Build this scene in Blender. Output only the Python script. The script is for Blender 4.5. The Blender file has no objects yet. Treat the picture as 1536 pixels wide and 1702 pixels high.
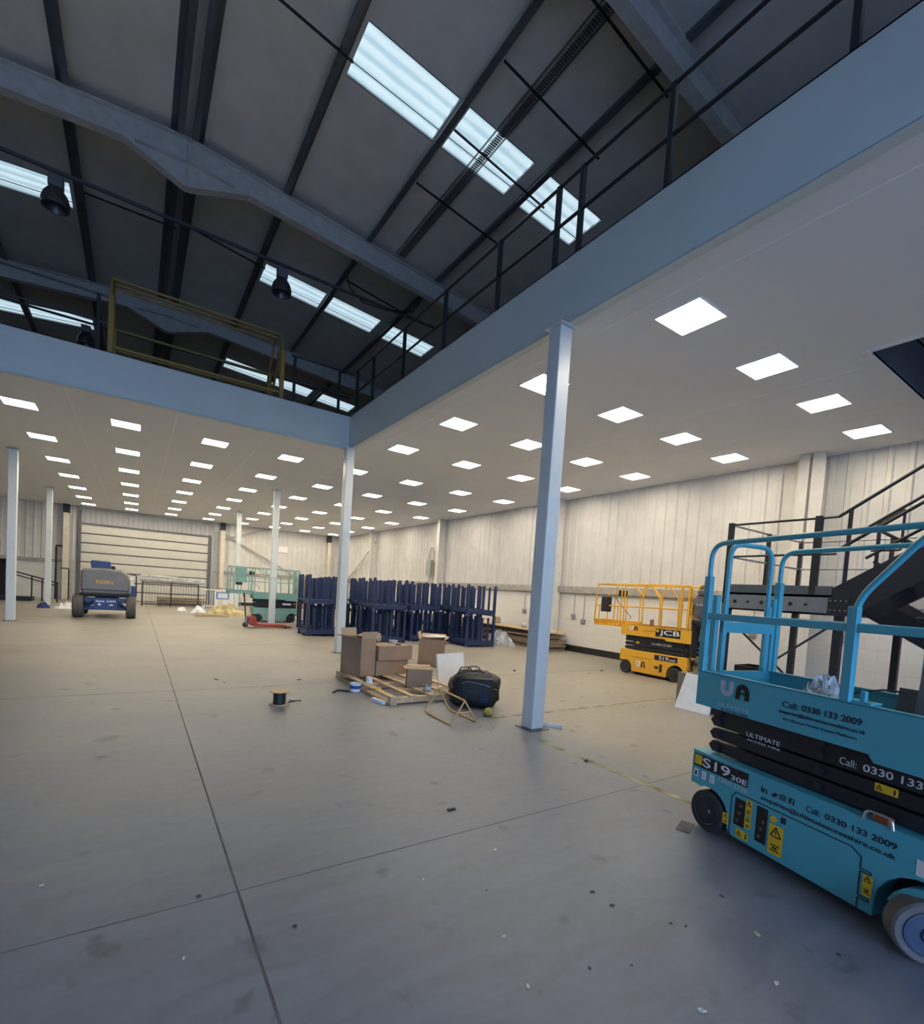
import bpy, math, random
from mathutils import Vector, Matrix
random.seed(7)
sc = bpy.context.scene
COL = sc.collection
R = math.radians
PI = math.pi

# ------------------------------------------------------------------ camera, world, exposure
EYE = 1.725
YAW, PITCH, ROLL = R(33.876), R(-2.770), R(3.7256)
cam_d = bpy.data.cameras.new('camera'); cam = bpy.data.objects.new('camera', cam_d); COL.objects.link(cam)
cyw, syw, cpt, spt, crl, srl = math.cos(YAW), math.sin(YAW), math.cos(PITCH), math.sin(PITCH), math.cos(ROLL), math.sin(ROLL)
fw = Vector((syw*cpt, cyw*cpt, spt)); r0 = Vector((cyw, -syw, 0)); u0 = r0.cross(fw)
rt = r0*crl + u0*srl; up = -r0*srl + u0*crl
cam.matrix_world = Matrix(((rt.x, up.x, -fw.x, 0), (rt.y, up.y, -fw.y, 0), (rt.z, up.z, -fw.z, EYE), (0, 0, 0, 1)))
cam_d.sensor_fit = 'HORIZONTAL'; cam_d.sensor_width = 36
cam_d.lens = 812.0/1536*36
cam_d.shift_y = (1026.14-851)/1536
cam_d.clip_end = 200
sc.camera = cam

w = bpy.data.worlds.new('world'); sc.world = w; w.use_nodes = True
bg = w.node_tree.nodes['Background']
bg.inputs[0].default_value = (0.37, 0.58, 0.98, 1)
bg.inputs[1].default_value = 9.0
sc.view_settings.view_transform = 'Standard'; sc.view_settings.look = 'None'
sc.view_settings.gamma = 1; sc.view_settings.use_curve_mapping = False
sc.view_settings.exposure = 0.25
LED_STRENGTH = 30.0
SKY_STRENGTH = 0.85
pl = bpy.data.lights.new('door_daylight_portal', 'AREA'); pl.shape = 'RECTANGLE'; pl.size = 11; pl.size_y = 5.0
pl.cycles.is_portal = True
plo = bpy.data.objects.new('door_daylight_portal', pl); COL.objects.link(plo)
plo.location = (-1.0, -8.95, 2.5); plo.rotation_euler = (R(90), 0, 0)

# ------------------------------------------------------------------ materials
_M = {}
def mat(name, col, rough=0.6, metal=0.0, var=0.06, scale=6.0, bump=0.0, bscale=40.0, emit=None, stren=1.0, alpha=None):
    if name in _M: return _M[name]
    m = bpy.data.materials.new(name); m.use_nodes = True; nt = m.node_tree; N = nt.nodes; L = nt.links
    b = N['Principled BSDF']; b.inputs['Roughness'].default_value = rough; b.inputs['Metallic'].default_value = metal
    tc = N.new('ShaderNodeTexCoord')
    n = N.new('ShaderNodeTexNoise'); n.inputs['Scale'].default_value = scale; n.inputs['Detail'].default_value = 5
    L.new(tc.outputs['Object'], n.inputs['Vector'])
    mr = N.new('ShaderNodeMapRange'); mr.inputs['From Min'].default_value = 0.3; mr.inputs['From Max'].default_value = 0.7
    mr.inputs['To Min'].default_value = 1-var*1.5; mr.inputs['To Max'].default_value = 1+var
    L.new(n.outputs['Fac'], mr.inputs['Value'])
    vm = N.new('ShaderNodeVectorMath'); vm.operation = 'SCALE'; vm.inputs[0].default_value = col
    L.new(mr.outputs[0], vm.inputs['Scale']); L.new(vm.outputs[0], b.inputs['Base Color'])
    if bump:
        nb = N.new('ShaderNodeTexNoise'); nb.inputs['Scale'].default_value = bscale; nb.inputs['Detail'].default_value = 4
        L.new(tc.outputs['Object'], nb.inputs['Vector'])
        bp = N.new('ShaderNodeBump'); bp.inputs['Strength'].default_value = bump; bp.inputs['Distance'].default_value = 0.02
        L.new(nb.outputs['Fac'], bp.inputs['Height']); L.new(bp.outputs[0], b.inputs['Normal'])
    if emit:
        b.inputs['Emission Color'].default_value = (*emit, 1); b.inputs['Emission Strength'].default_value = stren
    if alpha is not None:
        b.inputs['Alpha'].default_value = alpha
    _M[name] = m
    return m
def s2l(r, g, b):
    f = lambda c: (c/255/12.92) if c/255 <= 0.04045 else ((c/255+0.055)/1.055)**2.4
    return (f(r), f(g), f(b))

STEEL = mat('column_paint', (0.60, 0.655, 0.665), 0.38, var=0.03)
FASCIA = mat('fascia_paint', (0.55, 0.63, 0.64), 0.42, var=0.03, scale=1.2)
CEILM = mat('ceiling_tile', (0.74, 0.76, 0.81), 0.85, var=0.02, scale=0.6)
BLACK = mat('black_steel', (0.012, 0.013, 0.018), 0.45)
RAILM = mat('dark_rail', (0.03, 0.035, 0.045), 0.35, metal=0.4)
RAFT = mat('rafter_paint', (0.55, 0.54, 0.52), 0.6, var=0.08)
PURL = mat('purlin_steel', (0.16, 0.17, 0.20), 0.4, metal=0.4, var=0.1)
ROOFM = mat('roof_liner', (0.80, 0.76, 0.71), 0.8, var=0.06, scale=1.5, bump=0.1, bscale=3)
WALLM = mat('cladding_cream', (0.60, 0.585, 0.56), 0.55, var=0.05, scale=2)
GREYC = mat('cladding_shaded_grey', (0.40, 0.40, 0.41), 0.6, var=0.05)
DOORM = mat('door_panel', (0.54, 0.525, 0.47), 0.5, var=0.03)
SEAL = mat('door_seal', (0.07, 0.07, 0.08), 0.7)
GALV = mat('galvanised', (0.38, 0.39, 0.39), 0.42, metal=0.7, var=0.12, scale=20)
LEDGE = mat('ledge_flashing', (0.36, 0.34, 0.31), 0.5, var=0.15, scale=5)
WOOD = mat('pine_wood', (0.55, 0.40, 0.23), 0.75, var=0.18, scale=9)
WOODD = mat('weathered_timber', (0.24, 0.18, 0.12), 0.8, var=0.25, scale=6)
CARD = mat('cardboard', (0.33, 0.22, 0.14), 0.85, var=0.08, scale=4)
CARDI = mat('cardboard_inside', (0.42, 0.31, 0.20), 0.85, var=0.08, scale=4)
WHITE = mat('white_paint', (0.78, 0.78, 0.78), 0.5, var=0.04)
RUBBER = mat('rubber', (0.032, 0.031, 0.034), 0.8, var=0.2, scale=15)
TYREG = mat('grey_tyre', (0.12, 0.11, 0.11), 0.85, var=0.2, scale=12)
BLUEN = mat('stillage_blue', (0.013, 0.030, 0.095), 0.45, var=0.15)
YELR = mat('railing_yellow', (0.32, 0.21, 0.05), 0.5, var=0.08)
PLAST = mat('clear_plastic', (0.55, 0.56, 0.56), 0.25, var=0.2, alpha=.72)
LABY = mat('label_yellow', (0.75, 0.48, 0.02), 0.5, var=0.02)
LABW = mat('label_white', (0.72, 0.72, 0.74), 0.5, var=0.02)
LABK = mat('label_black', (0.008, 0.008, 0.01), 0.5, var=0.02)
HOODG = mat('hood_grey', (0.15, 0.145, 0.135), 0.4, var=0.06)
GBLUE = mat('boom_blue', (0.010, 0.038, 0.14), 0.4, var=0.1)
ORANGE = mat('orange_letters', (0.75, 0.40, 0.04), 0.5)
RED = mat('pallet_truck_red', (0.35, 0.05, 0.03), 0.45, var=0.1)
TEAL = mat('lift_teal', (0.08, 0.38, 0.47), 0.38, var=0.03)
TEAL2 = mat('lift_pale_teal', (0.20, 0.38, 0.34), 0.45, var=0.06)
YEL = mat('lift_yellow', (0.72, 0.38, 0.03), 0.4, var=0.04)
LED = mat('led_diffuser', (0.9, 0.9, 0.9), 0.5, emit=(1.0, 0.89, 0.70), stren=LED_STRENGTH)
LEDF = mat('led_frame', (0.75, 0.75, 0.75), 0.5)
HOODIE = mat('grey_hoodie', (0.10, 0.10, 0.105), 0.9, var=0.12, bump=0.3, bscale=25)
TROUS = mat('black_trousers', (0.012, 0.012, 0.014), 0.9)
SKIN = mat('skin', (0.50, 0.29, 0.20), 0.55)
HAIR = mat('brown_hair', (0.04, 0.025, 0.015), 0.7)
BAGM = mat('black_nylon', (0.008, 0.009, 0.012), 0.6, var=0.3, bump=0.4, bscale=12)
STEELB = mat('bare_steel', (0.5, 0.5, 0.5), 0.3, metal=0.8)
AMBER = mat('amber_lens', (0.35, 0.08, 0.03), 0.2)
GREYP = mat('grey_board', (0.13, 0.13, 0.14), 0.7, var=0.05)

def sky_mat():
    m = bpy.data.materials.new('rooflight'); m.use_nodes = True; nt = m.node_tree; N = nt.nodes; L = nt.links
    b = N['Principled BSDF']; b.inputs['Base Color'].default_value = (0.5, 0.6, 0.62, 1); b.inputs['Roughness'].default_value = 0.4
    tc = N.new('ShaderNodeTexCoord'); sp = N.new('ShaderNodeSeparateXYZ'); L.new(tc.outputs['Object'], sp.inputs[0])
    wv = N.new('ShaderNodeTexWave'); wv.bands_direction = 'Y'; wv.inputs['Scale'].default_value = 1.25; wv.inputs['Distortion'].default_value = 0.6  # light and dark shading of the sheet ribs painted into the glow
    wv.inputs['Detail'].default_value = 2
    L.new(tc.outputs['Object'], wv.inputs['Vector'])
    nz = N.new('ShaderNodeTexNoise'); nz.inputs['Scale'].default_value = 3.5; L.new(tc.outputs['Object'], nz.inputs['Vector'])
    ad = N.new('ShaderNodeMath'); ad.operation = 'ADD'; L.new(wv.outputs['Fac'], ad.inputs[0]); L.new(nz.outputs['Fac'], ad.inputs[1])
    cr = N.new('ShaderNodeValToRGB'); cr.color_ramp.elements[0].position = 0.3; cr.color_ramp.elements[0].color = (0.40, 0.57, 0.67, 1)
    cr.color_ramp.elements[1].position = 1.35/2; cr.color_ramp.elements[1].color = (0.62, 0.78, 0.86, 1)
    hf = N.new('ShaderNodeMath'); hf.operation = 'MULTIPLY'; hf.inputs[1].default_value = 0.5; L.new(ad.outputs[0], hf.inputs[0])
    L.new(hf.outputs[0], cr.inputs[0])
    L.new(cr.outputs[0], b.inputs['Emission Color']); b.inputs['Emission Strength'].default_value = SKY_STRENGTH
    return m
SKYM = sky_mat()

def floor_mat():
    m = bpy.data.materials.new('concrete_floor'); m.use_nodes = True; nt = m.node_tree; N = nt.nodes; L = nt.links
    b = N['Principled BSDF']
    tc = N.new('ShaderNodeTexCoord')
    def noise(sc_, det, vec=None, dist=0.0):
        n = N.new('ShaderNodeTexNoise'); n.inputs['Scale'].default_value = sc_; n.inputs['Detail'].default_value = det
        n.inputs['Distortion'].default_value = dist
        L.new(vec or tc.outputs['Object'], n.inputs['Vector']); return n.outputs['Fac']
    mp = N.new('ShaderNodeMapping'); mp.inputs['Scale'].default_value = (1.0, 3.5, 1); L.new(tc.outputs['Object'], mp.inputs['Vector'])
    a = noise(0.35, 6, dist=0.6); c = noise(1.6, 8, mp.outputs[0], 1.0); d = noise(14, 6); e = noise(0.9, 3)
    cr = N.new('ShaderNodeValToRGB'); el = cr.color_ramp.elements
    el[0].position = 0.32; el[0].color = (0.185, 0.168, 0.142, 1); el[1].position = 0.72; el[1].color = (0.330, 0.302, 0.255, 1)
    s1 = N.new('ShaderNodeMath'); s1.operation = 'MULTIPLY_ADD'; s1.inputs[1].default_value = 0.45; L.new(c, s1.inputs[0])
    s2 = N.new('ShaderNodeMath'); s2.operation = 'MULTIPLY_ADD'; s2.inputs[1].default_value = 0.4; L.new(a, s2.inputs[0]); L.new(s2.outputs[0], s1.inputs[2])
    s3 = N.new('ShaderNodeMath'); s3.operation = 'MULTIPLY'; s3.inputs[1].default_value = 0.15; L.new(d, s3.inputs[0]); L.new(s3.outputs[0], s2.inputs[2])
    L.new(s1.outputs[0], cr.inputs[0])
    # open bay: grey coating with daylight tint and falloff painted in; dusty beige elsewhere
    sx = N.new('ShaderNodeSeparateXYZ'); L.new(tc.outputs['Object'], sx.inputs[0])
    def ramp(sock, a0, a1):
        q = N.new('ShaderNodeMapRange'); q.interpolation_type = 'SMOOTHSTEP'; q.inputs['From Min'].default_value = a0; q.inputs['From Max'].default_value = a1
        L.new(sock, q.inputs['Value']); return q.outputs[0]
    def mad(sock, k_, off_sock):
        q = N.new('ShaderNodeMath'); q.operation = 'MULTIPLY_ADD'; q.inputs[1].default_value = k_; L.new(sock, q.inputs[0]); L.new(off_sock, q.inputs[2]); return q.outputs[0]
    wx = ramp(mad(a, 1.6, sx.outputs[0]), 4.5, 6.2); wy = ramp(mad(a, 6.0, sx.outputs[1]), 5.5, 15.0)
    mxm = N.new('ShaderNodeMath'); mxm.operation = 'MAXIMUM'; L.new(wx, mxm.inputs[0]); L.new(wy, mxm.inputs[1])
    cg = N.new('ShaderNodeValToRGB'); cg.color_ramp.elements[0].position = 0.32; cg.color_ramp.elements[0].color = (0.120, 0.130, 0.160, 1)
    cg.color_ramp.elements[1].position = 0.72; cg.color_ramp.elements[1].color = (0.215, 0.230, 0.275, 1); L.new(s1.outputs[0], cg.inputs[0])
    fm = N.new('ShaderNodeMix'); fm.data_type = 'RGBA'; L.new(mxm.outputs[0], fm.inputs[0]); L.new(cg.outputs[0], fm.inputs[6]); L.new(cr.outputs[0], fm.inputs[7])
    # spots of dirt
    vo = N.new('ShaderNodeTexNoise'); vo.inputs['Scale'].default_value = 3.2; vo.inputs['Detail'].default_value = 3; L.new(tc.outputs['Object'], vo.inputs['Vector'])
    sr = N.new('ShaderNodeValToRGB'); sr.color_ramp.elements[0].position = 0.25; sr.color_ramp.elements[0].color = (0.55, 0.55, 0.55, 1)
    sr.color_ramp.elements[1].position = 0.36; sr.color_ramp.elements[1].color = (1, 1, 1, 1); L.new(vo.outputs['Fac'], sr.inputs[0])
    mx = N.new('ShaderNodeMix'); mx.data_type = 'RGBA'; mx.blend_type = 'MULTIPLY'; mx.inputs[0].default_value = 1
    L.new(fm.outputs[2], mx.inputs[6]); L.new(sr.outputs[0], mx.inputs[7])
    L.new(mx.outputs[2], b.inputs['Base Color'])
    rr = N.new('ShaderNodeMapRange'); rr.inputs['To Min'].default_value = 0.32; rr.inputs['To Max'].default_value = 0.62; L.new(c, rr.inputs['Value'])
    L.new(rr.outputs[0], b.inputs['Roughness'])
    bp = N.new('ShaderNodeBump'); bp.inputs['Strength'].default_value = 0.12; bp.inputs['Distance'].default_value = 0.01
    L.new(s1.outputs[0], bp.inputs['Height']); L.new(bp.outputs[0], b.inputs['Normal'])
    return m
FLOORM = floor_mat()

def block_mat():
    m = bpy.data.materials.new('painted_blockwork'); m.use_nodes = True; nt = m.node_tree; N = nt.nodes; L = nt.links
    b = N['Principled BSDF']; b.inputs['Roughness'].default_value = 0.6
    tc = N.new('ShaderNodeTexCoord'); sp = N.new('ShaderNodeSeparateXYZ'); L.new(tc.outputs['Object'], sp.inputs[0])
    ad = N.new('ShaderNodeMath'); L.new(sp.outputs[0], ad.inputs[0]); L.new(sp.outputs[1], ad.inputs[1])
    cb = N.new('ShaderNodeCombineXYZ'); L.new(ad.outputs[0], cb.inputs[0]); L.new(sp.outputs[2], cb.inputs[1])
    br = N.new('ShaderNodeTexBrick'); br.inputs['Scale'].default_value = 1.0; br.inputs['Brick Width'].default_value = 0.45; br.inputs['Row Height'].default_value = 0.225
    br.inputs['Mortar Size'].default_value = 0.006; br.inputs['Mortar Smooth'].default_value = 0.6
    br.inputs['Color1'].default_value = (0.68, 0.665, 0.635, 1); br.inputs['Color2'].default_value = (0.655, 0.64, 0.61, 1); br.inputs['Mortar'].default_value = (0.58, 0.565, 0.53, 1)
    L.new(cb.outputs[0], br.inputs['Vector']); L.new(br.outputs['Color'], b.inputs['Base Color'])
    bp = N.new('ShaderNodeBump'); bp.inputs['Strength'].default_value = 0.3; bp.inputs['Distance'].default_value = 0.01; bp.invert = True
    L.new(br.outputs['Fac'], bp.inputs['Height']); L.new(bp.outputs[0], b.inputs['Normal'])
    return m
BLOCK = block_mat()

# ------------------------------------------------------------------ mesh helpers
class G:
    def __init__(s): s.v = []; s.f = []
    def add(s, vs, fs):
        o = len(s.v); s.v += [tuple(v) for v in vs]; s.f += [tuple(i+o for i in f) for f in fs]; return s
    def box(s, x0, x1, y0, y1, z0, z1):
        return s.add([(x0,y0,z0),(x1,y0,z0),(x1,y1,z0),(x0,y1,z0),(x0,y0,z1),(x1,y0,z1),(x1,y1,z1),(x0,y1,z1)],
                     [(0,3,2,1),(4,5,6,7),(0,1,5,4),(1,2,6,5),(2,3,7,6),(3,0,4,7)])
    def bar(s, p, q, w, h, up=(0,0,1)):
        p = Vector(p); q = Vector(q); d = (q-p).normalized(); up = Vector(up)
        if abs(d.dot(up)) > 0.98: up = Vector((1,0,0))
        a = d.cross(up).normalized()*w/2; b = a.cross(d).normalized()*h/2
        vs = [p-a-b, p+a-b, p+a+b, p-a+b, q-a-b, q+a-b, q+a+b, q-a+b]
        return s.add(vs, [(0,3,2,1),(4,5,6,7),(0,1,5,4),(1,2,6,5),(2,3,7,6),(3,0,4,7)])
    def cyl(s, p, q, r, r2=None, n=14, caps=True):
        p = Vector(p); q = Vector(q); r2 = r if r2 is None else r2
        d = (q-p).normalized(); t = Vector((0,0,1)) if abs(d.z) < 0.9 else Vector((1,0,0))
        a = d.cross(t).normalized(); b = d.cross(a)
        vs = []
        for c, rr in ((p, r), (q, r2)):
            for i in range(n):
                an = 2*PI*i/n; vs.append(c + a*math.cos(an)*rr + b*math.sin(an)*rr)
        fs = [(i, (i+1) % n, n+(i+1) % n, n+i) for i in range(n)]
        if caps: fs += [tuple(range(n-1, -1, -1)), tuple(range(n, 2*n))]
        return s.add(vs, fs)
    def tube(s, pts, r, n=8, closed=False):
        pts = [Vector(p) for p in pts]; m = len(pts)
        tang = []
        for i in range(m):
            a = pts[(i-1) % m] if (closed or i > 0) else pts[i]
            b = pts[(i+1) % m] if (closed or i < m-1) else pts[i]
            tang.append((b-a).normalized())
        t0 = tang[0]; nrm = t0.cross(Vector((0,0,1)))
        if nrm.length < 0.1: nrm = t0.cross(Vector((1,0,0)))
        nrm.normalize(); vs = []
        for i in range(m):
            t = tang[i]; nrm = (nrm - t*nrm.dot(t)).normalized(); bn = t.cross(nrm)
            for k in range(n):
                an = 2*PI*k/n; vs.append(pts[i] + nrm*math.cos(an)*r + bn*math.sin(an)*r)
        fs = []
        for i in range(m if closed else m-1):
            j = (i+1) % m
            for k in range(n): fs.append((i*n+k, i*n+(k+1) % n, j*n+(k+1) % n, j*n+k))
        if not closed: fs += [tuple(range(n-1,-1,-1)), tuple(range((m-1)*n, m*n))]
        return s.add(vs, fs)
    def prism(s, poly, a, b, plane='xz'):
        # poly in (u,w); extruded along the remaining axis from a to b
        def P(u, w_, t): return {'xz': (u, t, w_), 'yz': (t, u, w_), 'xy': (u, w_, t)}[plane]
        n = len(poly); vs = [P(u, w_, a) for u, w_ in poly] + [P(u, w_, b) for u, w_ in poly]
        fs = [tuple(range(n)), tuple(range(2*n-1, n-1, -1))] + [(i, n+i, n+(i+1) % n, (i+1) % n) for i in range(n)]
        return s.add(vs, fs)
    def lathe(s, prof, c=(0,0,0), n=20, axis='z'):
        vs = []
        for r_, h in prof:
            for i in range(n):
                an = 2*PI*i/n
                if axis == 'z': vs.append((c[0]+r_*math.cos(an), c[1]+r_*math.sin(an), c[2]+h))
                else: vs.append((c[0]+r_*math.cos(an), c[1]+h, c[2]+r_*math.sin(an)))
        fs = []
        for j in range(len(prof)-1):
            for i in range(n): fs.append((j*n+i, j*n+(i+1) % n, (j+1)*n+(i+1) % n, (j+1)*n+i))
        fs += [tuple(range(n-1,-1,-1)), tuple(range((len(prof)-1)*n, len(prof)*n))]
        return s.add(vs, fs)
    def build(s, name, m, parent=None, bevel=0.0, smooth=False, sub=0, loc=None):
        me = bpy.data.meshes.new(name); me.from_pydata(s.v, [], s.f); me.update()
        import bmesh
        bm = bmesh.new(); bm.from_mesh(me); bmesh.ops.recalc_face_normals(bm, faces=bm.faces); bm.to_mesh(me); bm.free()
        me.materials.append(m)
        if smooth: me.polygons.foreach_set('use_smooth', [True]*len(me.polygons))
        o = bpy.data.objects.new(name, me); COL.objects.link(o)
        if parent: o.parent = parent
        if loc: o.location = loc
        if bevel:
            md = o.modifiers.new('b', 'BEVEL'); md.width = bevel; md.segments = 2; md.limit_method = 'ANGLE'
        if sub:
            md = o.modifiers.new('s', 'SUBSURF'); md.levels = sub; md.render_levels = sub
        if smooth:
            try: me.set_sharp_from_angle(angle=R(38))
            except Exception: pass
        return o
def rnd_path(pts, r, n=4, closed=False):
    pts = [Vector(p) for p in pts]; out = []; m = len(pts)
    rng = range(m) if closed else range(1, m-1)
    if not closed: out.append(pts[0])
    for i in rng:
        p = pts[i]; a = pts[(i-1) % m]; b = pts[(i+1) % m]
        da = (a-p); db = (b-p); ra = min(r, da.length*0.49); rb = min(r, db.length*0.49)
        A = p+da.normalized()*ra; B = p+db.normalized()*rb
        for k in range(n+1):
            t = k/n; out.append(A*(1-t)**2 + p*2*t*(1-t) + B*t*t)
    if not closed: out.append(pts[-1])
    return out
def tag(o, label=None, cat=None, group=None, kind=None):
    if label: o['label'] = label
    if cat: o['category'] = cat
    if group: o['group'] = group
    if kind: o['kind'] = kind
    return o
def thing(name, label, cat, loc=(0,0,0), rz=0, group=None):
    o = bpy.data.objects.new(name, None); COL.objects.link(o); o.location = loc; o.rotation_euler = (0,0,rz)
    return tag(o, label, cat, group)
def struct(g, name, m, **k):
    o = g.build(name, m, **k); o['kind'] = 'structure'; return o
def copy_tree(o, parent=None):
    c = o.copy(); COL.objects.link(c); c.parent = parent
    for ch in list(KIDS.get(o.name, [])) : copy_tree(ch, c)
    return c
KIDS = {}
def note_kids(root):
    allo = list(bpy.data.objects)
    def rec(o):
        KIDS[o.name] = [c for c in allo if c.parent == o]
        for c in KIDS[o.name]: rec(c)
    rec(root)
ORD = ['first','second','third','fourth','fifth','sixth','seventh','eighth','ninth','tenth','eleventh','twelfth']

def letters(txt, x0, x1, z0, z1, m, parent, name='lettering', y=0.0, bold=0.0, flip=1, axis='x', label=None, depth=0.0015, fit=True):
    cu = bpy.data.curves.new('t', 'FONT'); cu.body = txt; cu.extrude = 0.01; cu.offset = bold
    ob = bpy.data.objects.new('t', cu); COL.objects.link(ob)
    bpy.context.view_layer.update()
    me = bpy.data.meshes.new_from_object(ob.evaluated_get(bpy.context.evaluated_depsgraph_get()))
    bpy.data.objects.remove(ob); bpy.data.curves.remove(cu)
    xs = [v.co.x for v in me.vertices]; ys = [v.co.y for v in me.vertices]
    ax, bx, ay, by = min(xs), max(xs), min(ys), max(ys)
    for v in me.vertices:
        u = x0+(v.co.x-ax)/(bx-ax)*(x1-x0); h = z0+(v.co.y-ay)/(by-ay)*(z1-z0); t = y - (depth if v.co.z > 0 else 0.0)
        if axis == 'x': v.co = (u, t, h)
        else: v.co = (-(t), u, h)
    me.materials.clear(); me.materials.append(m); me.update()
    o = bpy.data.objects.new(name, me); COL.objects.link(o); o.parent = parent
    if label: o['label'] = label
    return o

CEIL = 5.223; DECK = 6.05
RX, RZ, RS = 0.65, 10.95, 0.087      # ridge x, ridge height, slope
WX, LX, BY, FY = 12.5, -11.2, 35.0, -9.0
def roofz(x): return RZ - RS*abs(x-RX)
# ------------------------------------------------------------------ structure: floor
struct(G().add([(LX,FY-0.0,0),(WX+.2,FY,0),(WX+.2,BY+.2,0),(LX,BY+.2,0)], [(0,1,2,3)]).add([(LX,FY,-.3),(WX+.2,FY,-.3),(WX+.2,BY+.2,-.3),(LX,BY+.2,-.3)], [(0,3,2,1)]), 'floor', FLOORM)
struct(G().add([(-40,-60,-0.02),(40,-60,-0.02),(40,FY,-0.02),(-40,FY,-0.02)], [(0,1,2,3)]), 'floor', mat('yard_concrete', (0.35,0.36,0.38), 0.8))
JM = mat('floor_joint', (0.125,0.12,0.12), 0.9, var=.3, scale=3)
g = G().box(.512,.524,FY,BY,0,0.0012)
struct(g, 'trim_1', JM)
k = 2
for yy in (-2.8, 2.82, 8.36, 13.9, 19.5, 25.0, 30.6):
    struct(G().box(LX,WX,yy-.0035,yy+.0035,0,0.001), 'trim_%d' % k, JM); k += 1
YM = mat('faded_yellow_line', (0.27,0.25,0.17), 0.8, var=0.5, scale=5)
struct(G().box(4.12,4.19,1.6,4.3,0,0.0015).box(4.2,12,5.35,5.42,0,.0015), 'trim_%d' % k, YM); k += 1
# ------------------------------------------------------------------ walls
def clad(u0, u1, z0, z1, pos, axis, sign, name, m, pitch=0.333, dep=0.035, top=None):
    # trapezoidal sheet; axis 'y': runs along y at x=pos facing sign*x ; axis 'x': runs along x at y=pos
    prof = []; u = u0
    while u < u1-1e-6:
        for du, dd in ((0,0),(pitch*.62,0),(pitch*.70,dep),(pitch*.92,dep)):
            if u+du < u1: prof.append((u+du, dd))
        u += pitch
    prof.append((u1, 0)); g = G(); n = len(prof)
    vs = []
    for zz in (z0, z1):
        for u, dd in prof:
            zc = zz if (top is None or zz == z0) else top(u)
            vs.append((pos+sign*dd, u, zc) if axis == 'y' else (u, pos+sign*dd, zc))
    g.add(vs, [(i, i+1, n+i+1, n+i) for i in range(n-1)])
    return struct(g, name, m)
# right wall
struct(G().box(WX,WX+.2,FY,BY,0,2.2), 'wall_right', BLOCK)
clad(FY, BY, 2.2, roofz(WX)+.0, WX-.02, 'y', -1, 'wall_right', WALLM)
struct(G().box(WX+.06,WX+.2,FY,BY,2.2,roofz(WX)+.3), 'wall_right', WALLM)
struct(G().box(WX-.10,WX,FY,BY,2.16,2.22).box(WX-.10,WX-.06,FY,BY,2.0,2.16).box(WX-.06,WX,FY,BY,1.96,2.02), 'trim_%d' % k, LEDGE); k += 1
struct(G().box(WX-.025,WX-.001,7.9,BY,0,.21), 'baseboard_right', mat('black_base_paint', (0.012,0.012,0.014), 0.6))
# left wall and front wall (behind the camera) with an open loading door
struct(G().box(LX-.2,LX,FY,BY+.2,0,roofz(LX)+.3), 'wall_left', WALLM)
DX0, DX1, DH = -6.5, 4.5, 5.0
struct(G().box(LX,DX0,FY-.2,FY,0,11).box(DX1,WX,FY-.2,FY,0,11).box(DX0,DX1,FY-.2,FY,DH,11), 'wall_front', WALLM)
# back wall
BX0, BX1, BH = -2.6, 3.75, 4.27
struct(G().box(LX,-6.9,BY,BY+.2,0,2.1).box(-5.6,BX0-.25,BY,BY+.2,0,2.1).box(BX1+.3,WX+.2,BY,BY+.2,0,2.1), 'wall_back', BLOCK)
clad(LX, BX0-.3, 2.1, 11, BY-.02, 'x', -1, 'wall_back', WALLM, top=roofz)
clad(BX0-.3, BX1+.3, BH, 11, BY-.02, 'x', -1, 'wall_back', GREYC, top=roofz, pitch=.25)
clad(BX1+.3, WX, 2.1, 11, BY-.02, 'x', -1, 'wall_back', WALLM, top=roofz)
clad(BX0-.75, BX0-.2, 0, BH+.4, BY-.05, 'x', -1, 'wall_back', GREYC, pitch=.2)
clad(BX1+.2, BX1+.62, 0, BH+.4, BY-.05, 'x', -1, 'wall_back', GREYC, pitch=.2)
struct(G().box(LX-.3,WX+.4,BY+.2,BY+.4,-.1,11.2), 'wall_back', WALLM)  # added unseen slab, blocks outside light leaking through the wall gaps
struct(G().box(LX,BX0-.3,BY-.09,BY,2.0,2.18).box(BX1+.3,WX,BY-.09,BY,2.0,2.18), 'trim_%d' % k, LEDGE); k += 1
struct(G().box(4.6,WX,BY-.03,BY-.001,0,.2), 'baseboard_back', mat('black_base_paint', (0,0,0)))
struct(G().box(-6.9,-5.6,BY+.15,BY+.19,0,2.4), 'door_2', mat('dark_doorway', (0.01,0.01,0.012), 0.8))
# sectional door
g = G(); n = 8; ph = BH/n
for i in range(n):
    z0 = i*ph+.02; z1 = (i+1)*ph-.02
    g.prism([(BY-.06,z0),(BY-.085,z0+.03),(BY-.085,z1-.03),(BY-.06,z1),(BY-.02,z1),(BY-.02,z0)], BX0, BX1, 'yz')
door = struct(g, 'door_1', DOORM)
g = G()
for i in range(1, n): g.box(BX0,BX1,BY-.075,BY-.02,i*ph-.028,i*ph+.028)
g.box(BX0,BX1,BY-.08,BY-.02,0,.05)
g.build('panel_seal', SEAL, door)
g = G().box(BX0-.14,BX0,BY-.16,BY-.02,0,BH+.75).box(BX1,BX1+.14,BY-.16,BY-.02,0,BH+.1).box(BX0,BX1,BY-.14,BY-.02,BH-.03,BH+.06)
g.build('door_track', mat('track_steel', (0.12,0.12,0.13), 0.5, metal=.4), door)
struct(G().box(BX0,BX1,BY,BY+.2,0,BH), 'wall_back', SEAL)  # added solid infill behind the door, keeps outside light out

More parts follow.
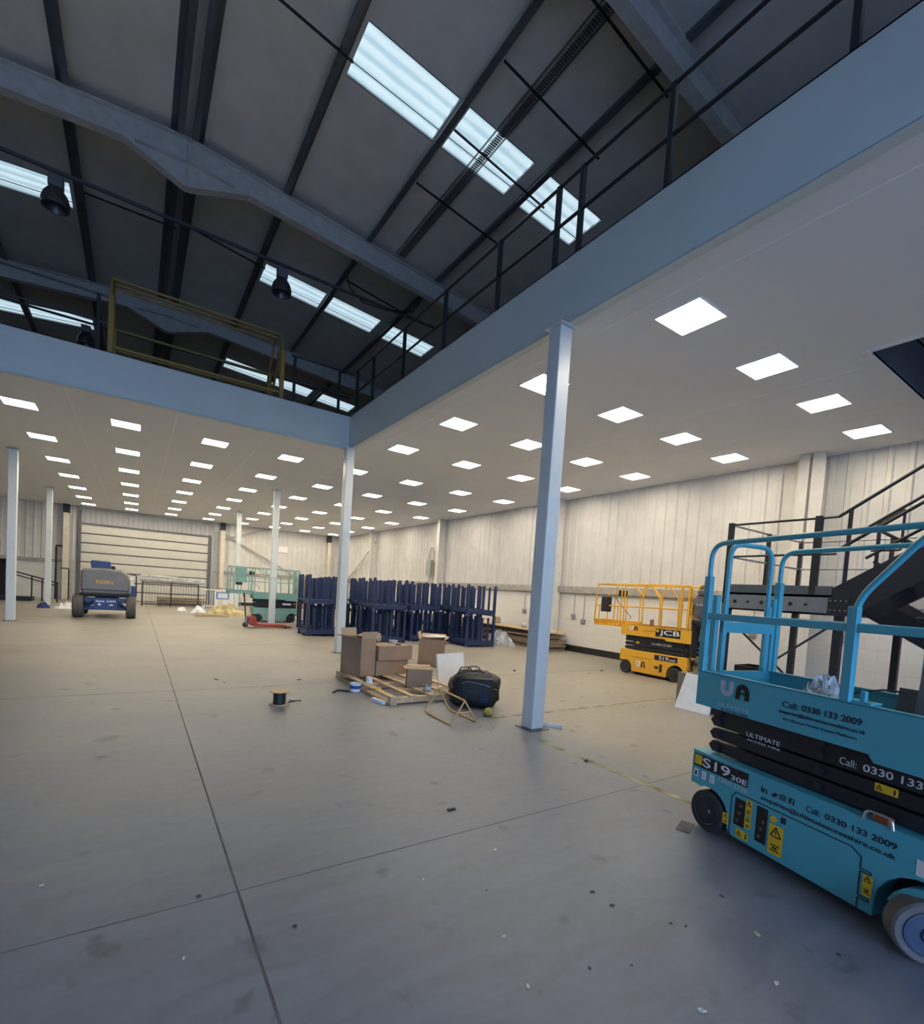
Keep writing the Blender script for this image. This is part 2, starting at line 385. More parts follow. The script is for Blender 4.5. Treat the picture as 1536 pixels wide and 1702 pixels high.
# ------------------------------------------------------------------ roof
SB = [(-6.45,-5.4), (.75,1.75), (8.02,9.04), (15.43,16.42), (22.80,23.85), (30.15,31.2)]
def roof_piece(g, x0, x1, y0, y1, th=.10):
    for (a, b) in ((x0, RX), (RX, x1)) if x0 < RX < x1 else ((x0, x1),):
        g.add([(a,y0,roofz(a)),(b,y0,roofz(b)),(b,y1,roofz(b)),(a,y1,roofz(a)),(a,y0,roofz(a)+th),(b,y0,roofz(b)+th),(b,y1,roofz(b)+th),(a,y1,roofz(a)+th)],
              [(0,3,2,1),(4,5,6,7),(0,1,5,4),(1,2,6,5),(2,3,7,6),(3,0,4,7)])
g = G(); y = FY-.2
for a, b in SB:
    roof_piece(g, LX-.2, WX+.2, y, a); roof_piece(g, 2.86, -1.56, a, b) if False else roof_piece(g, -1.56, 2.86, a, b)
    roof_piece(g, 8.45, WX+.2, a, b); roof_piece(g, LX-.2, -7.15, a, b); y = b
    for p0, p1 in ((4.62,4.84), (6.43,6.83), (-3.54,-3.32), (-5.53,-5.13)): roof_piece(g, p0, p1, a, b)
roof_piece(g, LX-.2, WX+.2, y, BY+.2)
struct(g, 'ceiling', ROOFM)
wn = 1
PUR = [RX-.19, RX+.19] + [RX+2.02*i for i in range(1, 6)] + [RX-2.02*i for i in range(1, 6)] + [WX-.3, LX+.3]
for a, b in SB:
    for x0, x1 in ((2.86,4.62), (4.84,6.43), (6.83,8.45), (-3.32,-1.56), (-5.13,-3.54), (-7.15,-5.53)):
        g = G(); nseg = 24; prof = []
        for i in range(nseg+1): prof.append((a+(b-a)*i/nseg, 0.03+0.02*(1 if (i % 6) < 3 else 0)))
        vs = [(x, yy, roofz(x)+h) for x in (x0, x1) for yy, h in prof]
        g.add(vs, [(i, i+1, nseg+2+i, nseg+1+i) for i in range(nseg)])
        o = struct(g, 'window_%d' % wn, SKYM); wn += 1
        gg = G()
        for yy in (a, b, b-.27):
            wd = .012 if yy != b-.27 else .006
            gg.bar((x0,yy,roofz(x0)+.0),(x1,yy,roofz(x1)+.0), wd, .02)
        gg.build('glazing_bar', PURL, o)
# purlins (Z sections): web and two flanges each
for i, x in enumerate(PUR):
    z = roofz(x); g = G(); s = 1 if x > RX else -1
    g.box(x-.006,x+.006,FY,BY,z-.22,z-.005).box(min(x,x+s*.115),max(x,x+s*.115),FY,BY,z-.012,z-.003).box(min(x,x-s*.115),max(x,x-s*.115),FY,BY,z-.225,z-.215)
    g.box(min(x,x-s*.115)-.004,min(x,x-s*.115)+.004,FY,BY,z-.225,z-.195)
    struct(g, 'roof_purlin', PURL)
# portal rafters and legs
FR = [-2.4, 4.95, 12.3, 19.65, 27.0, 34.3]
def rafter(y):
    g = G(); D = .46; t = RZ-.225
    tz = lambda x: t-RS*abs(x-RX)
    pts = [(LX+.1,tz(LX+.1)),(RX,tz(RX)),(WX-.1,tz(WX-.1)),(WX-.1,tz(WX-.1)-1.1),(WX-2.6,tz(WX-2.6)-D),(RX+1.2,tz(RX+1.2)-D),(RX+.05,tz(RX)-D-.5),(RX-.05,tz(RX)-D-.5),(RX-1.1,tz(RX-1.1)-D),(LX+2.6,tz(LX+2.6)-D),(LX+.1,tz(LX+.1)-1.1)]
    g.prism(pts, y-.006, y+.006, 'xz')
    for i in list(range(0, 2)) + list(range(3, 10)):
        p, q = pts[i], pts[i+1]
        g.bar((p[0],y,p[1]), (q[0],y,q[1]), .2, .022)
    g.bar((RX+.9,y,tz(RX+.9)-D+.02),(RX,y,tz(RX)-D-.0), .2, .015); g.bar((RX-.9,y,tz(RX-.9)-D+.02),(RX,y,tz(RX)-D), .2, .015)
    g.box(RX-.012,RX+.012,y-.1,y+.1,t-D-.5,t)
    struct(g, 'roof_rafter', RAFT)
for y in FR: rafter(y)
WCOL = mat('wall_column_paint', (0.66,0.64,0.60), 0.5, var=.04)
for i, y in enumerate([4.95, 12.55, 20.4, 28.6, -2.4]):
    g = G()
    g.box(12.02,12.045,y-.1,y+.1,0,9.2).box(12.045,12.44,y-.006,y+.006,0,9.2).box(12.42,12.45,y-.1,y+.1,0,9.2)
    if i == 0: g.box(12.02,12.05,y-.40,y-.16,0,9.2)
    struct(g, 'trim_%d' % k, WCOL); k += 1
YC = mat('yellowed_column', (0.64,0.59,0.48), 0.5)
for x in (-3.25, 4.55, 11.45):
    g = G().box(x-.12,x+.12,BY-.42,BY-.40,0,4.75).box(x-.01,x+.01,BY-.4,BY-.12,0,4.75).box(x-.12,x+.12,BY-.12,BY-.1,0,4.75)
    struct(g, 'trim_%d' % k, YC); k += 1
    struct(G().box(x-.14,x+.14,BY-.44,BY-.1,4.75,5.22), 'trim_%d' % k, BLACK); k += 1
for p, q in (((4.6,BY-.2,4.6),(11.3,BY-.2,1.0)), ((4.6,BY-.2,4.2),(7.4,BY-.2,5.2)), ((12.3,28.4,4.6),(12.3,33.5,2.0))):
    struct(G().bar(p, q, .08, .08), 'trim_%d' % k, WCOL if q[0] > 12 else mat('brace_grey', (0.34,0.32,0.29), 0.5)); k += 1
# ------------------------------------------------------------------ mezzanine
OX0, OX1, OY0, OY1 = 7.9, 10.7, -3.0, 2.6
EX, EY = 4.45, 12.30
def slab(z0, z1, name, m, inset=0.0):
    g = G()
    g.box(EX+inset, OX0, FY, EY, z0, z1); g.box(OX0, OX1, FY, OY0, z0, z1); g.box(OX0, OX1, OY1, EY, z0, z1); g.box(OX1, WX-.02, FY, EY, z0, z1)
    g.box(EX+inset, WX-.02, EY, BY-.03, z0, z1)
    g.box(LX, EX+inset, EY+inset, BY-.03, z0, z1)
    return struct(g, name, m)
slab(CEIL, CEIL+.03, 'ceiling', CEILM, .03)
slab(5.93, 5.97, 'ceiling', WOODD, .1)
# fascia beams
struct(G().box(EX-.02,EX+.0,FY,EY+.02,CEIL-.005,DECK).box(EX-.02,EX+.1,FY,EY+.1,CEIL-.02,CEIL).box(EX-.02,EX+.1,FY,EY+.1,DECK-.015,DECK), 'trim_%d' % k, FASCIA); k += 1
struct(G().box(LX,EX,EY-.0,EY+.02,CEIL-.005,DECK).box(LX,EX,EY,EY+.1,CEIL-.02,CEIL).box(LX,EX,EY,EY+.1,DECK-.015,DECK), 'trim_%d' % k, FASCIA); k += 1
DK = mat('opening_lining', (0.10,0.11,0.15), 0.6)
struct(G().box(OX0-.03,OX0,OY0,OY1,CEIL,5.97).box(OX1,OX1+.03,OY0,OY1,CEIL,5.97).box(OX0,OX1,OY1,OY1+.03,CEIL,5.97), 'trim_%d' % k, DK); k += 1
struct(G().box(OX0-.07,OX0+.0,OY0,OY1+.07,CEIL-.012,CEIL).box(OX0,OX1,OY1,OY1+.07,CEIL-.012,CEIL), 'trim_%d' % k, CEILM); k += 1
# faint panel joints in the ceiling
JG = mat('ceiling_joint', (0.9,0.9,0.9), 0.7)
g = G()
for x in (-1.25, .66, 2.58, 4.9, 8.33, 10.26):
    y0 = EY+.3 if x < EX else -3
    if x == 8.33 or x == 10.26: y0 = 2.8
    g.box(x-.008,x+.008,y0,BY-.1,CEIL-.003,CEIL)
struct(g, 'trim_%d' % k, JG); k += 1

# ------------------------------------------------------------------ freestanding columns
def column(x, y, label, front=True):
    t = thing('steel_column', label, 'column', (x,y,0), 0, 'square steel columns holding up the mezzanine')
    h = .105
    G().box(-h,h,-h,h,.012,CEIL-.035).build('shaft', STEEL, t, bevel=.012)
    G().box(-.16,.16,-.16,.16,0,.012).build('base_plate', mat('plate_dark', (0.08,0.09,0.1), .5), t)
    G().box(-.15,.15,-.15,.15,CEIL-.035,CEIL-.02).build('cap_plate', STEEL, t)
column(4.45, 4.78, 'large pale blue square steel column nearest the camera with a steel offcut at its foot')
column(4.42, 12.2, 'white square steel column under the inner corner of the mezzanine edge beams')
column(4.40, 19.75, 'pale square steel column beside the red pallet truck and pale teal lift')
column(4.40, 27.9, 'farthest of the right-hand row of square columns, left of the pale teal lift')
column(-3.17, 20.15, 'pale square steel column at the far left edge of the picture', )
column(-3.25, 28.4, 'slim far pale column between the leftmost column and the grey boom lift')

# ------------------------------------------------------------------ LED ceiling panels
LXS = [-2.2,-.29,1.62,3.54,5.46,7.37,9.3,11.23]
LYS = {-5:1.09,-4:3.63,-3:6.17,-2:8.73,-1:11.24,0:14.46,1:17.63,2:20.82,3:24.01,4:27.2,5:30.38,6:33.3}
proto_led = None; KIDS_led = []
for j, y in LYS.items():
    for i, x in enumerate(LXS):
        if j < 0 and i < 4: continue
        if j == -5 and i > 4: continue
        if j == -5:
            lab = 'white square LED panel nearest overhead, glowing at the right edge of the ceiling'
        else:
            lab = 'white square LED ceiling panel, %s from the right wall in the %s row from the camera' % (ORD[7-i], ORD[j+4])
        if proto_led is None:
            t = thing('led_ceiling_panel', lab, 'ceiling light', (x,y,CEIL), 0, 'square LED panels in the mezzanine ceiling')
            h = .298
            G().box(-h,h,-h,-h+.015,-.012,-.001).box(-h,h,h-.015,h,-.012,-.001).box(-h,-h+.015,-h,h,-.012,-.001).box(h-.015,h,-h,h,-.012,-.001).build('panel_frame', LEDF, t)
            G().box(-h+.015,h-.015,-h+.015,h-.015,-.008,-.002).build('diffuser', LED, t)
            proto_led = t; note_kids(t)
        else:
            t = copy_tree(proto_led); t.location = (x,y,CEIL); t['label'] = lab

# ------------------------------------------------------------------ mezzanine railings
def railing(name, label, pts_posts, a, b, axis='y', gap=None):
    t = thing(name, label, 'railing', (a[0],a[1],DECK))
    L0 = Vector((a[0],a[1],DECK))
    z1, z2 = 1.08, .56
    A = Vector(a)-L0; B = Vector(b)-L0
    G().cyl(A+Vector((0,0,z1)), B+Vector((0,0,z1)), .021, n=8).build('top_rail', RAILM, t, smooth=True)
    G().cyl(A+Vector((0,0,z2)), B+Vector((0,0,z2)), .021, n=8).build('mid_rail', RAILM, t, smooth=True)
    for p in pts_posts:
        q = Vector(p)-L0
        G().box(q.x-.03,q.x+.03,q.y-.03,q.y+.03,-.25,z1+.01).build('post', RAILM, t, bevel=.004)
    return t
railing('guard_rail', 'dark grey guard rail along the right-hand mezzanine edge beam', [(4.50,y,DECK) for y in (12.1,11.1,9.5,7.88,6.3,5.05,4.63,3.39,1.78,.2)], (4.50,12.2,DECK), (4.50,-.2,DECK))
railing('guard_rail', 'short dark guard rail between the yellow gate and the mezzanine corner', [(3.03,12.38,DECK),(4.13,12.38,DECK)], (2.95,12.38,DECK), (4.5,12.38,DECK))
railing('guard_rail', 'dark guard rail on the mezzanine edge to the left of the yellow gate', [(-.75,12.38,DECK),(-4.0,12.38,DECK)], (-.6,12.38,DECK), (-5.5,12.38,DECK))
# yellow pallet gate
t = thing('pallet_gate', 'yellow tubular pallet safety gate on the mezzanine edge', 'safety gate', (-.55,12.42,DECK))
W = 3.3
for x in (0, W):
    G().box(x-.045,x+.045,-.045,.045,0,1.12).build('post', YELR, t, bevel=.006)
    G().box(x-.045,x+.045,1.35,1.44,0,1.05).build('post', YELR, t, bevel=.006)
    g = G().tube(rnd_path([(x,0,1.08),(x,.06,1.35),(x,.45,1.70),(x,1.0,1.70),(x,1.4,1.0)], .12), .025); g.build('swing_arm', YELR, t, smooth=True)
for nm, y_, z_ in (('gate_rail',0,.16),('gate_rail',.45,1.69),('gate_rail',.68,1.70),('gate_rail',.92,1.70),('gate_rail',1.4,1.05),('gate_rail',1.4,.6)):
    G().cyl((0,y_,z_),(W,y_,z_), .028, n=8).build(nm, YELR, t, smooth=True)
G().bar((W,0,.1),(W,.5,1.3), .05,.05).bar((W,.1,1.3),(W,1.3,.2), .05,.05).build('brace', YELR, t)

# high-bay lamps, trunking and sag rods
for xa, xb, yy in ((-7.5,7.6,13.8), (-7.5,7.6,21.2)):
    tag(G().box(xa,xb,yy-.03,yy+.03,9.90,9.96).build('lighting_trunking', PURL), 'thin dark lighting conduit hung under the roof %s' % ('just beyond the big rafter' if yy < 15 else 'farther back, above the yellow gate'), 'conduit')
lamp0 = None
for x, yy, lab in ((-1.6,13.8,'grey high-bay lamp hanging against the left rooflight'), (2.95,13.8,'grey high-bay lamp hanging against the middle rooflight'), (-1.6,21.2,'small distant high-bay lamp hanging left of the yellow gate')):
    if lamp0 is None:
        t = thing('high_bay_lamp', lab, 'lamp', (x,yy,9.90), 0, 'unlit high-bay lamps under the roof')
        G().cyl((0,0,0),(0,0,-.08), .01, n=6).build('hook', GALV, t)
        G().box(-.13,.13,-.09,.09,-.30,-.08).build('gear_box', mat('lamp_grey', (0.20,0.20,0.23), .5), t, bevel=.015)
        G().lathe([(.07,-.30),(.13,-.34),(.21,-.46),(.25,-.60),(.24,-.70),(.22,-.70),(.15,-.5)], n=20).build('reflector', mat('lamp_reflector', (0.12,0.12,0.13), .35, metal=.5), t, smooth=True)
        lamp0 = t; note_kids(t)
    else:
        t = copy_tree(lamp0); t.location = (x,yy,9.90); t['label'] = lab
tag(G().tube([(4.69,13.9,10.40),(4.8,13.88,10.1),(5.2,13.85,9.85),(5.9,13.7,9.82),(6.6,13.5,9.95),(6.71,13.2,10.22)], .022).build('loose_cable', BLACK), 'loose black cable sagging between purlins behind the big rafter', 'cable')
for i, (x0, x1, yy) in enumerate(((4.75,6.95,5.45),(4.75,6.95,6.9),(4.75,6.95,8.4),(4.75,6.95,9.9),(4.75,6.95,14.1),(.9,2.67,8.5),(-1.3,.5,15.3),(.9,2.67,15.2))):
    tag(G().bar((x0,yy,roofz(x0)-.18),(x1+.12,yy,roofz(x1)-.30), .03, .03).build('sag_rod', RAILM), 'thin dark sag rod between roof purlins, %s of those seen' % ORD[i], 'rod', 'sag rods between the roof purlins')
g = G(); x = 5.52
for i in range(140): g.box(x-.075,x+.075,5.2+.05*i,5.225+.05*i,roofz(x)-.105,roofz(x)-.10)
for i in (-1,0,1): g.box(x+i*.037-.008,x+i*.037+.008,5.2,12.2,roofz(x)-.105,roofz(x)-.10)
for s in (-1, 1): g.box(x+s*.1155-.003,x+s*.1155+.003,5.2,12.2,roofz(x)-.105,roofz(x)-.055)
tag(g.build('cable_tray', PURL), 'long dark cable tray running under the roof across the near rooflight', 'cable tray')
# ------------------------------------------------------------------ scissor lifts
def tyre(parent, x, y, z, r, wd, m=RUBBER, name='wheel', rim=None, turn=0):
    w_ = G().lathe([(r*.70,-wd/2),(r*.93,-wd/2),(r,-wd/2+.012),(r,wd/2-.012),(r*.93,wd/2),(r*.70,wd/2)], axis='y', n=28).build(name, m, parent, smooth=True)
    w_.location = (x,y,z); w_.rotation_euler = (0,0,turn)
    h = G().lathe([(r*.74,-wd/2+.01),(r*.72,-wd/2-.006),(r*.64,-wd/2-.008),(r*.60,-wd/2-.002),(r*.30,-wd/2-.004),(r*.26,-wd/2-.016),(.012,-wd/2-.018)], axis='y', n=24)
    h.build('hub', rim or mat('hub_dark', (0.018,0.02,0.028), .4), w_, smooth=True)
    return w_
def warn(parent, x0, x1, z0, z1, y=-.003, tall=True):
    o = G().box(x0,x1,y-.0012,y,z0,z1).build('warning_label', LABY, parent, ); o['label'] = 'yellow warning label'
    cx = (x0+x1)/2; s = min(x1-x0, (z1-z0)*(.5 if tall else .9))*.36; cz = z1-s*1.35 if tall else (z0+z1)/2
    cxx = cx if tall else x0+s*1.5
    g = G()
    P = [(cxx-s,cz-s*.8),(cxx+s,cz-s*.8),(cxx,cz+s)]
    for i in range(3):
        a, b = P[i], P[(i+1) % 3]; g.bar((a[0],y-.002,a[1]),(b[0],y-.002,b[1]), .001, s*.22, up=(0,0,1))
    g.box(cxx-s*.1,cxx+s*.1,y-.0025,y-.0015,cz-s*.35,cz+s*.35)
    if tall:
        g.box(cx-s*.9,cx+s*.9,y-.0025,y-.0015,z0+(z1-z0)*.12,z0+(z1-z0)*.16).box(cx-s*.9,cx+s*.9,y-.0025,y-.0015,z0+(z1-z0)*.30,z0+(z1-z0)*.34).box(cx-s*.5,cx+s*.5,y-.0025,y-.0015,z0+(z1-z0)*.2,z0+(z1-z0)*.26)
    else: g.box(x1-s*1.3,x1-s*.8,y-.0025,y-.0015,z0+.01,z1-.01)
    g.build('pictogram', LABK, o)
def scissor_lift(label, body, loc, rz, ext=False, near=False):
    t = thing('scissor_lift', label, 'scissor lift', loc, rz)
    D = .76; WB = 1.32
    def arch(cx, cz, r, a0, a1, n=8): return [(cx+r*math.cos(R(a0+(a1-a0)*i/n)), cz+r*math.sin(R(a0+(a1-a0)*i/n))) for i in range(n+1)]
    prof = [(-.22,.33),(-.22,.60),(1.62,.60),(1.62,.33)] + arch(WB,.17,.225,40,180) + [(1.125,.075),(.19,.075)] + arch(0,.17,.20,-20,140)
    prof = [(-.22,.33),(-.22,.60),(1.62,.60),(1.62,.30),(1.56,.28)] + arch(WB+.02,.17,.225,25,180) + [(1.115,.075),(.19,.075)] + arch(-.04,.16,.185,-15,120) + [(-.16,.33)]
    G().prism(prof, 0, D, 'xz').build('chassis', body, t, bevel=.006)
    G().box(.15,1.10,.03,D-.03,.06,.08).build('underside', LABK, t)
    G().box(-.15,1.5,.14,D-.14,.08,.40).build('inner_frame', LABK, t)
    tm = TYREG if near else RUBBER
    rim2 = mat('scuffed_rim', (0.035,0.055,0.10), .5) if near else None
    for wx, turn, r_ in ((-.045,0,.156), (WB,0,.162)):
        for yy in (.075, D-.075):
            isn = near and wx > 1 and yy < .2
            tyre(t, wx+(.03 if isn else 0), yy-(.07 if isn else .02 if yy < .2 else -.02), r_+.002, r_+(.012 if isn else 0)*0, .12, tm if (near and wx > 1) else RUBBER, rim=rim2 if isn else None, turn=R(50) if isn else 0)
    if near:
        G().prism(arch(WB+.06,.17,.20,20,165)+arch(WB+.06,.20,.13,165,20), -.03, .10, 'xz').build('steering_guard', body, t, bevel=.004)
    # scissor stack
    for i, zz in enumerate((.655,.755,.855,.93)):
        for yy in (.08, D-.13):
            g = G(); L_ = 1.47
            g.prism([(-.12,zz-.042),(-.155,zz),(-.12,zz+.042),(1.50,zz+.042),(1.535,zz),(1.50,zz-.042)], yy, yy+.05, 'xz')
            o = g.build('scissor_arm', BLACK, t, bevel=.004)
            if yy < .2:
                for px in (-.07,.71,1.46): G().cyl((px,yy-.02,zz),(px,yy,zz), .026, n=12).build('pivot_pin', mat('pin_dark', (0.05,0.05,0.06), .3, metal=.6), o, smooth=True)
    G().box(.0,1.4,.2,D-.2,.62,.95).build('scissor_crossbeam', LABK, t)
    # platform
    G().box(-.22,1.66,.0,D,.975,1.01).build('platform_floor', mat('deck_dark', (0.06,0.08,0.09), .6), t)
    side = [(-.23,.967),(.99,.967),(1.02,.94 if False else .967),(1.05,.925),(1.67,.925),(1.67,1.235),(-.23,1.235)]
    g = G().prism(side, -.012, .006, 'xz').box(-.23,1.67,-.012,.028,1.228,1.24); g.build('toe_board', body, t)
    g = G().prism(side, D-.006, D+.012, 'xz').box(-.23,1.67,D-.028,D+.012,1.228,1.24); g.build('toe_board', body, t)
    G().box(-.23,-.21,0,D,1.0,1.235).build('toe_board', body, t); G().box(1.65,1.67,0,D,1.0,1.235).build('toe_board', body, t)
    rr = .019
    # main rails
    for yy in (-.004, D+.004):
        nearside = yy < 0
        x0 = -.205
        xt = 1.64
        pts = [(x0,yy,1.24),(x0,yy,2.245),(xt,yy,2.245),(xt,yy,1.24)] if not ext else [(x0,yy,1.24),(x0,yy,2.2),(.03,yy,2.235),(.35,yy,1.95),(.36,yy,1.24)]
        G().tube(rnd_path(pts, .13 if not ext else .08, 6), rr, 10).build('guard_rail', body, t, smooth=True)
        if not ext:
            g = G().tube(rnd_path([(.87,yy,1.24),(.87,yy,1.83),(1.22,yy,2.235),(1.5,yy,2.238)], .12, 5), rr, 10); g.build('guard_rail', body, t, smooth=True)
            G().box(x0-.028,x0+.028,yy-.022,yy+.022,1.235,1.99).build('lower_post', body, t, bevel=.005)
            G().box(.87-.028,.87+.028,yy-.022,yy+.022,1.235,1.80).build('lower_post', body, t, bevel=.005)
            G().box(-.2,1.64,yy-.015,yy+.015,1.65,1.70).build('mid_rail', body, t, bevel=.004)
        else:
            G().tube(rnd_path([(.38,yy,2.0),(.42,yy,2.23),(.55,yy,2.23),(.82,yy,1.9),(.83,yy,1.24)], .08, 5), rr, 8).build('guard_rail', body, t, smooth=True)
            G().tube(rnd_path([(-1.14,yy,1.24),(-1.10,yy,2.235),(1.62,yy,2.235),(1.62,yy,1.24)], .13, 6), rr, 8).build('guard_rail', body, t, smooth=True)
            G().tube([(-1.12,yy,1.66),(1.62,yy,1.69)], rr*.9, 8).build('mid_rail', body, t, smooth=True)
            for px in (-1.0, -.72, -.3):
                G().tube([(px,yy,1.24),(px,yy,2.1 if px > -.9 else 1.66)], rr*.85, 8).build('upright', body, t, smooth=True)
            for px in (1.36, 1.55):
                G().box(px-.03,px+.03,yy-.02,yy+.02,1.235,2.18).build('gate_post', body, t, bevel=.004)
    # end gate with hoop (end at x=-.22 for the plain lift, other end for the extended)
    gx = -.215 if not ext else 1.63
    g = G().tube(rnd_path([(gx,.20,1.26),(gx,.20,2.27),(gx,.66,2.27),(gx,.66,1.26)], .13, 6), rr, 10); g.build('gate_hoop', body, t, smooth=True)
    G().box(gx-.02,gx+.02,.17,.75,1.55,1.64).build('gate_bar', body, t, bevel=.004)
    for yy in (.10,.19,.67,.73):
        G().box(gx-.022,gx+.022,yy-.02,yy+.02,1.235,1.85 if yy in (.10,.73) else 1.78).build('gate_post', body, t, bevel=.004)
    ox = 1.64 if not ext else -1.14
    if not ext:
        G().tube([(ox,0,2.24),(ox,D,2.24)], rr, 8).build('end_rail', body, t, smooth=True); G().tube([(ox,0,1.68),(ox,D,1.68)], rr, 8).build('end_rail', body, t, smooth=True)
    else:
        g = G().box(-1.17,-.2,.03,.07,1.14,1.16).box(-1.17,-.2,.03,.07,1.26,1.285).box(-1.17,-.2,D-.07,D-.03,1.14,1.285).box(-1.17,-.2,.05,D-.05,1.16,1.18).box(-1.17,-1.14,.03,D-.03,1.13,1.29)
        for i in range(8): g.bar((-1.12+i*.12,.05,1.15),(-1.05+i*.12,.05,1.27), .03, .025)
        g.build('extension_deck', body, t)
        G().tube([(ox+.03,0,2.235),(ox+.03,D,2.235)], rr, 8).build('end_rail', body, t, smooth=True); G().tube([(ox,0,1.66),(ox,D,1.66)], rr, 8).build('end_rail', body, t, smooth=True)
        G().box(-.92,-.68,-.05,.10,1.50,1.90).build('control_box', LABK, t, bevel=.02)
        G().box(-.42,-.22,.0,.12,1.93,2.08).build('control_box', LABK, t, bevel=.02)
        G().tube(rnd_path([(-.55,.0,1.98),(-.38,.02,1.72),(-.05,.02,1.46),(.02,.02,1.40),(-.05,.02,1.36)], .1, 4), .008, 6).build('coiled_cable', LABK, t, smooth=True)
    return t

a = -(PI/2+R(14.2))
t = scissor_lift('teal scissor lift in the right foreground with UA logo and phone number', TEAL, (3.74,1.95,0), a, near=True)
NAVY = mat('navy_letters', (0.012,0.02,0.04), .5); PALE = mat('pale_letters', (0.50,0.56,0.62), .5)
# UA logos
def ua(parent, x0, z0, w_, h_, y, m1, m2, light='white'):
    g = G(); s = w_*.46; tk = s*.34
    g.tube if False else None
    path = rnd_path([(x0+tk/2,y,z0+h_),(x0+tk/2,y,z0+tk/2),(x0+s-tk/2,y,z0+tk/2),(x0+s-tk/2,y,z0+h_)], s*.5, 6)
    for i in range(len(path)-1): g.bar(path[i], path[i+1], .0016, tk)
    o = g.build('logo_letter', m1, parent); o['label'] = 'pale letter U of the logo'
    g = G(); x1 = x0+w_-s
    path = rnd_path([(x1+tk/2,y,z0),(x1+tk/2,y,z0+h_-tk/2),(x1+s-tk/2,y,z0+h_-tk/2),(x1+s-tk/2,y,z0)], s*.5, 6)
    for i in range(len(path)-1): g.bar(path[i], path[i+1], .0016, tk)
    g.box(x1+tk*.6,x1+s-tk*.6,y-.0008,y+.0008,z0+h_*.34,z0+h_*.46)
    o = g.build('logo_letter', m2, parent); o['label'] = 'dark letter A of the logo'
Y0 = -.0135
ua(t, -.005, 1.085, .25, .115, Y0-.001, PALE, LABK)
letters('ULTIMATE', -.01, .25, 1.002, 1.025 if False else 1.027, PALE, t, y=Y0)
letters('ACCESS HIRE', .01, .25, .972, .986, NAVY, t, y=Y0)
letters('Call:', .495, .60, 1.113, 1.153, NAVY, t, y=Y0)
letters('0330 133 2009', .625, .975, 1.115, 1.155, NAVY, t, y=Y0, bold=.018)
letters('enquiries@ultimateaccesshire.co.uk', .473, 1.0, 1.064, 1.094, NAVY, t, y=Y0, bold=.012)
letters('For all your Power Access Platforms', .51, .957, 1.022, 1.046, NAVY, t, y=Y0)
YS = .079
letters('ULTIMATE', .175, .435, .815, .848, LABW, t, y=YS)
letters('ACCESS HIRE', .183, .438, .787, .802, LABW, t, y=YS)
letters('Call:', .82, .915, .838, .882, LABW, t, y=YS)
letters('0330 133 2009', .95, 1.42, .838, .882, LABW, t, y=YS, bold=.015)
warn(t, 1.02, 1.136, .752, .80, y=YS-.002, tall=False)
Y1 = -.0005
o = G().box(-.2,.288,Y1-.0015,Y1,.472,.575).build('model_plate', LABK, t); o['label'] = 'black model plate with white lettering'
G().box(-.195,-.125,Y1-.003,Y1-.0015,.49,.565).build('badge', LABY, o)
letters('S19', -.115, .135, .488, .562, LABW, o, y=Y1-.0015, bold=.012)
letters('30E', .147, .28, .484, .520, LABW, o, y=Y1-.0015, bold=.012)
for i in range(3):
    x0 = -.195+i*.078
    o = G().box(x0,x0+.042,Y1-.0015,Y1,.388,.452).build('info_label', LABW, t)
    G().box(x0+.012,x0+.03,Y1-.0025,Y1-.0015,.40,.435).build('pictogram', PALE if i else NAVY, o)
letters('UAH 1138', .045, .285, .432, .462, PALE, t, y=Y1)
letters('in', .392, .438, .492, .532, NAVY, t, y=Y1, bold=.02)
g = G()  # bird icon
g.prism([(.462,.512),(.478,.506),(.484,.520),(.497,.524),(.510,.520),(.506,.505),(.494,.494),(.476,.493),(.466,.497),(.474,.502)], Y1-.0016, Y1, 'xz'); g.build('bird_icon', NAVY, t)
g = G(); sq = rnd_path([(.530,0,.495),(.568,0,.495),(.568,0,.532),(.530,0,.532)], .01, 3, closed=True)
for i in range(len(sq)): a_, b_ = sq[i], sq[(i+1) % len(sq)]; g.bar((a_[0],Y1-.001,a_[2]),(b_[0],Y1-.001,b_[2]), .0016, .004)
for i in range(12): a0, a1 = 2*PI*i/12, 2*PI*(i+1)/12; g.bar((.549+.010*math.cos(a0),Y1-.001,.5135+.010*math.sin(a0)),(.549+.010*math.cos(a1),Y1-.001,.5135+.010*math.sin(a1)), .0016, .004)
g.build('camera_icon', NAVY, t)
o = G().box(.590,.628,Y1-.0015,Y1,.495,.533).build('square_icon', NAVY, t); letters('f', .607, .622, .496, .528, TEAL, o, y=Y1-.0015, bold=.012)
letters('enquiries@ultimateaccesshire.co.uk', .395, 1.197, .432, .470, NAVY, t, y=Y1, bold=.015)
letters('Call:', .705, .79, .494, .530, NAVY, t, y=Y1)
letters('0330 133 2009', .82, 1.197, .496, .532, NAVY, t, y=Y1, bold=.018)
# access panel outline
g = G(); pp = [(.17,.075),(.17,.365),(.20,.408),(.98,.408),(1.035,.375),(1.035,.31),(1.09,.31),(1.09,.295),(1.035,.295),(1.035,.155),(1.09,.155),(1.09,.14),(1.035,.14),(1.035,.078)]
for i in range(len(pp)-1): g.bar((pp[i][0],Y1-.0005,pp[i][1]),(pp[i+1][0],Y1-.0005,pp[i+1][1]), .0015, .007)
o = g.build('panel_gap', NAVY, t); o['label'] = 'dark outline of the access panel'
for x0, x1, z0, z1 in ((.20,.285,.175,.372),(.375,.458,.14,.388)):
    o = G().box(x0,x1,Y1-.001,Y1,z0,z1).build('vent_opening', LABK, t)
    gg = G()
    for kk in range(3): gg.cyl((x0+.03+.012*kk,Y1-.001,z0+.04+.055*kk),(x0+.03+.012*kk,Y1-.006,z0+.04+.055*kk), .012, n=10)
    gg.build('socket', mat('socket_grey', (0.10,0.09,0.09), .5), o, smooth=True)
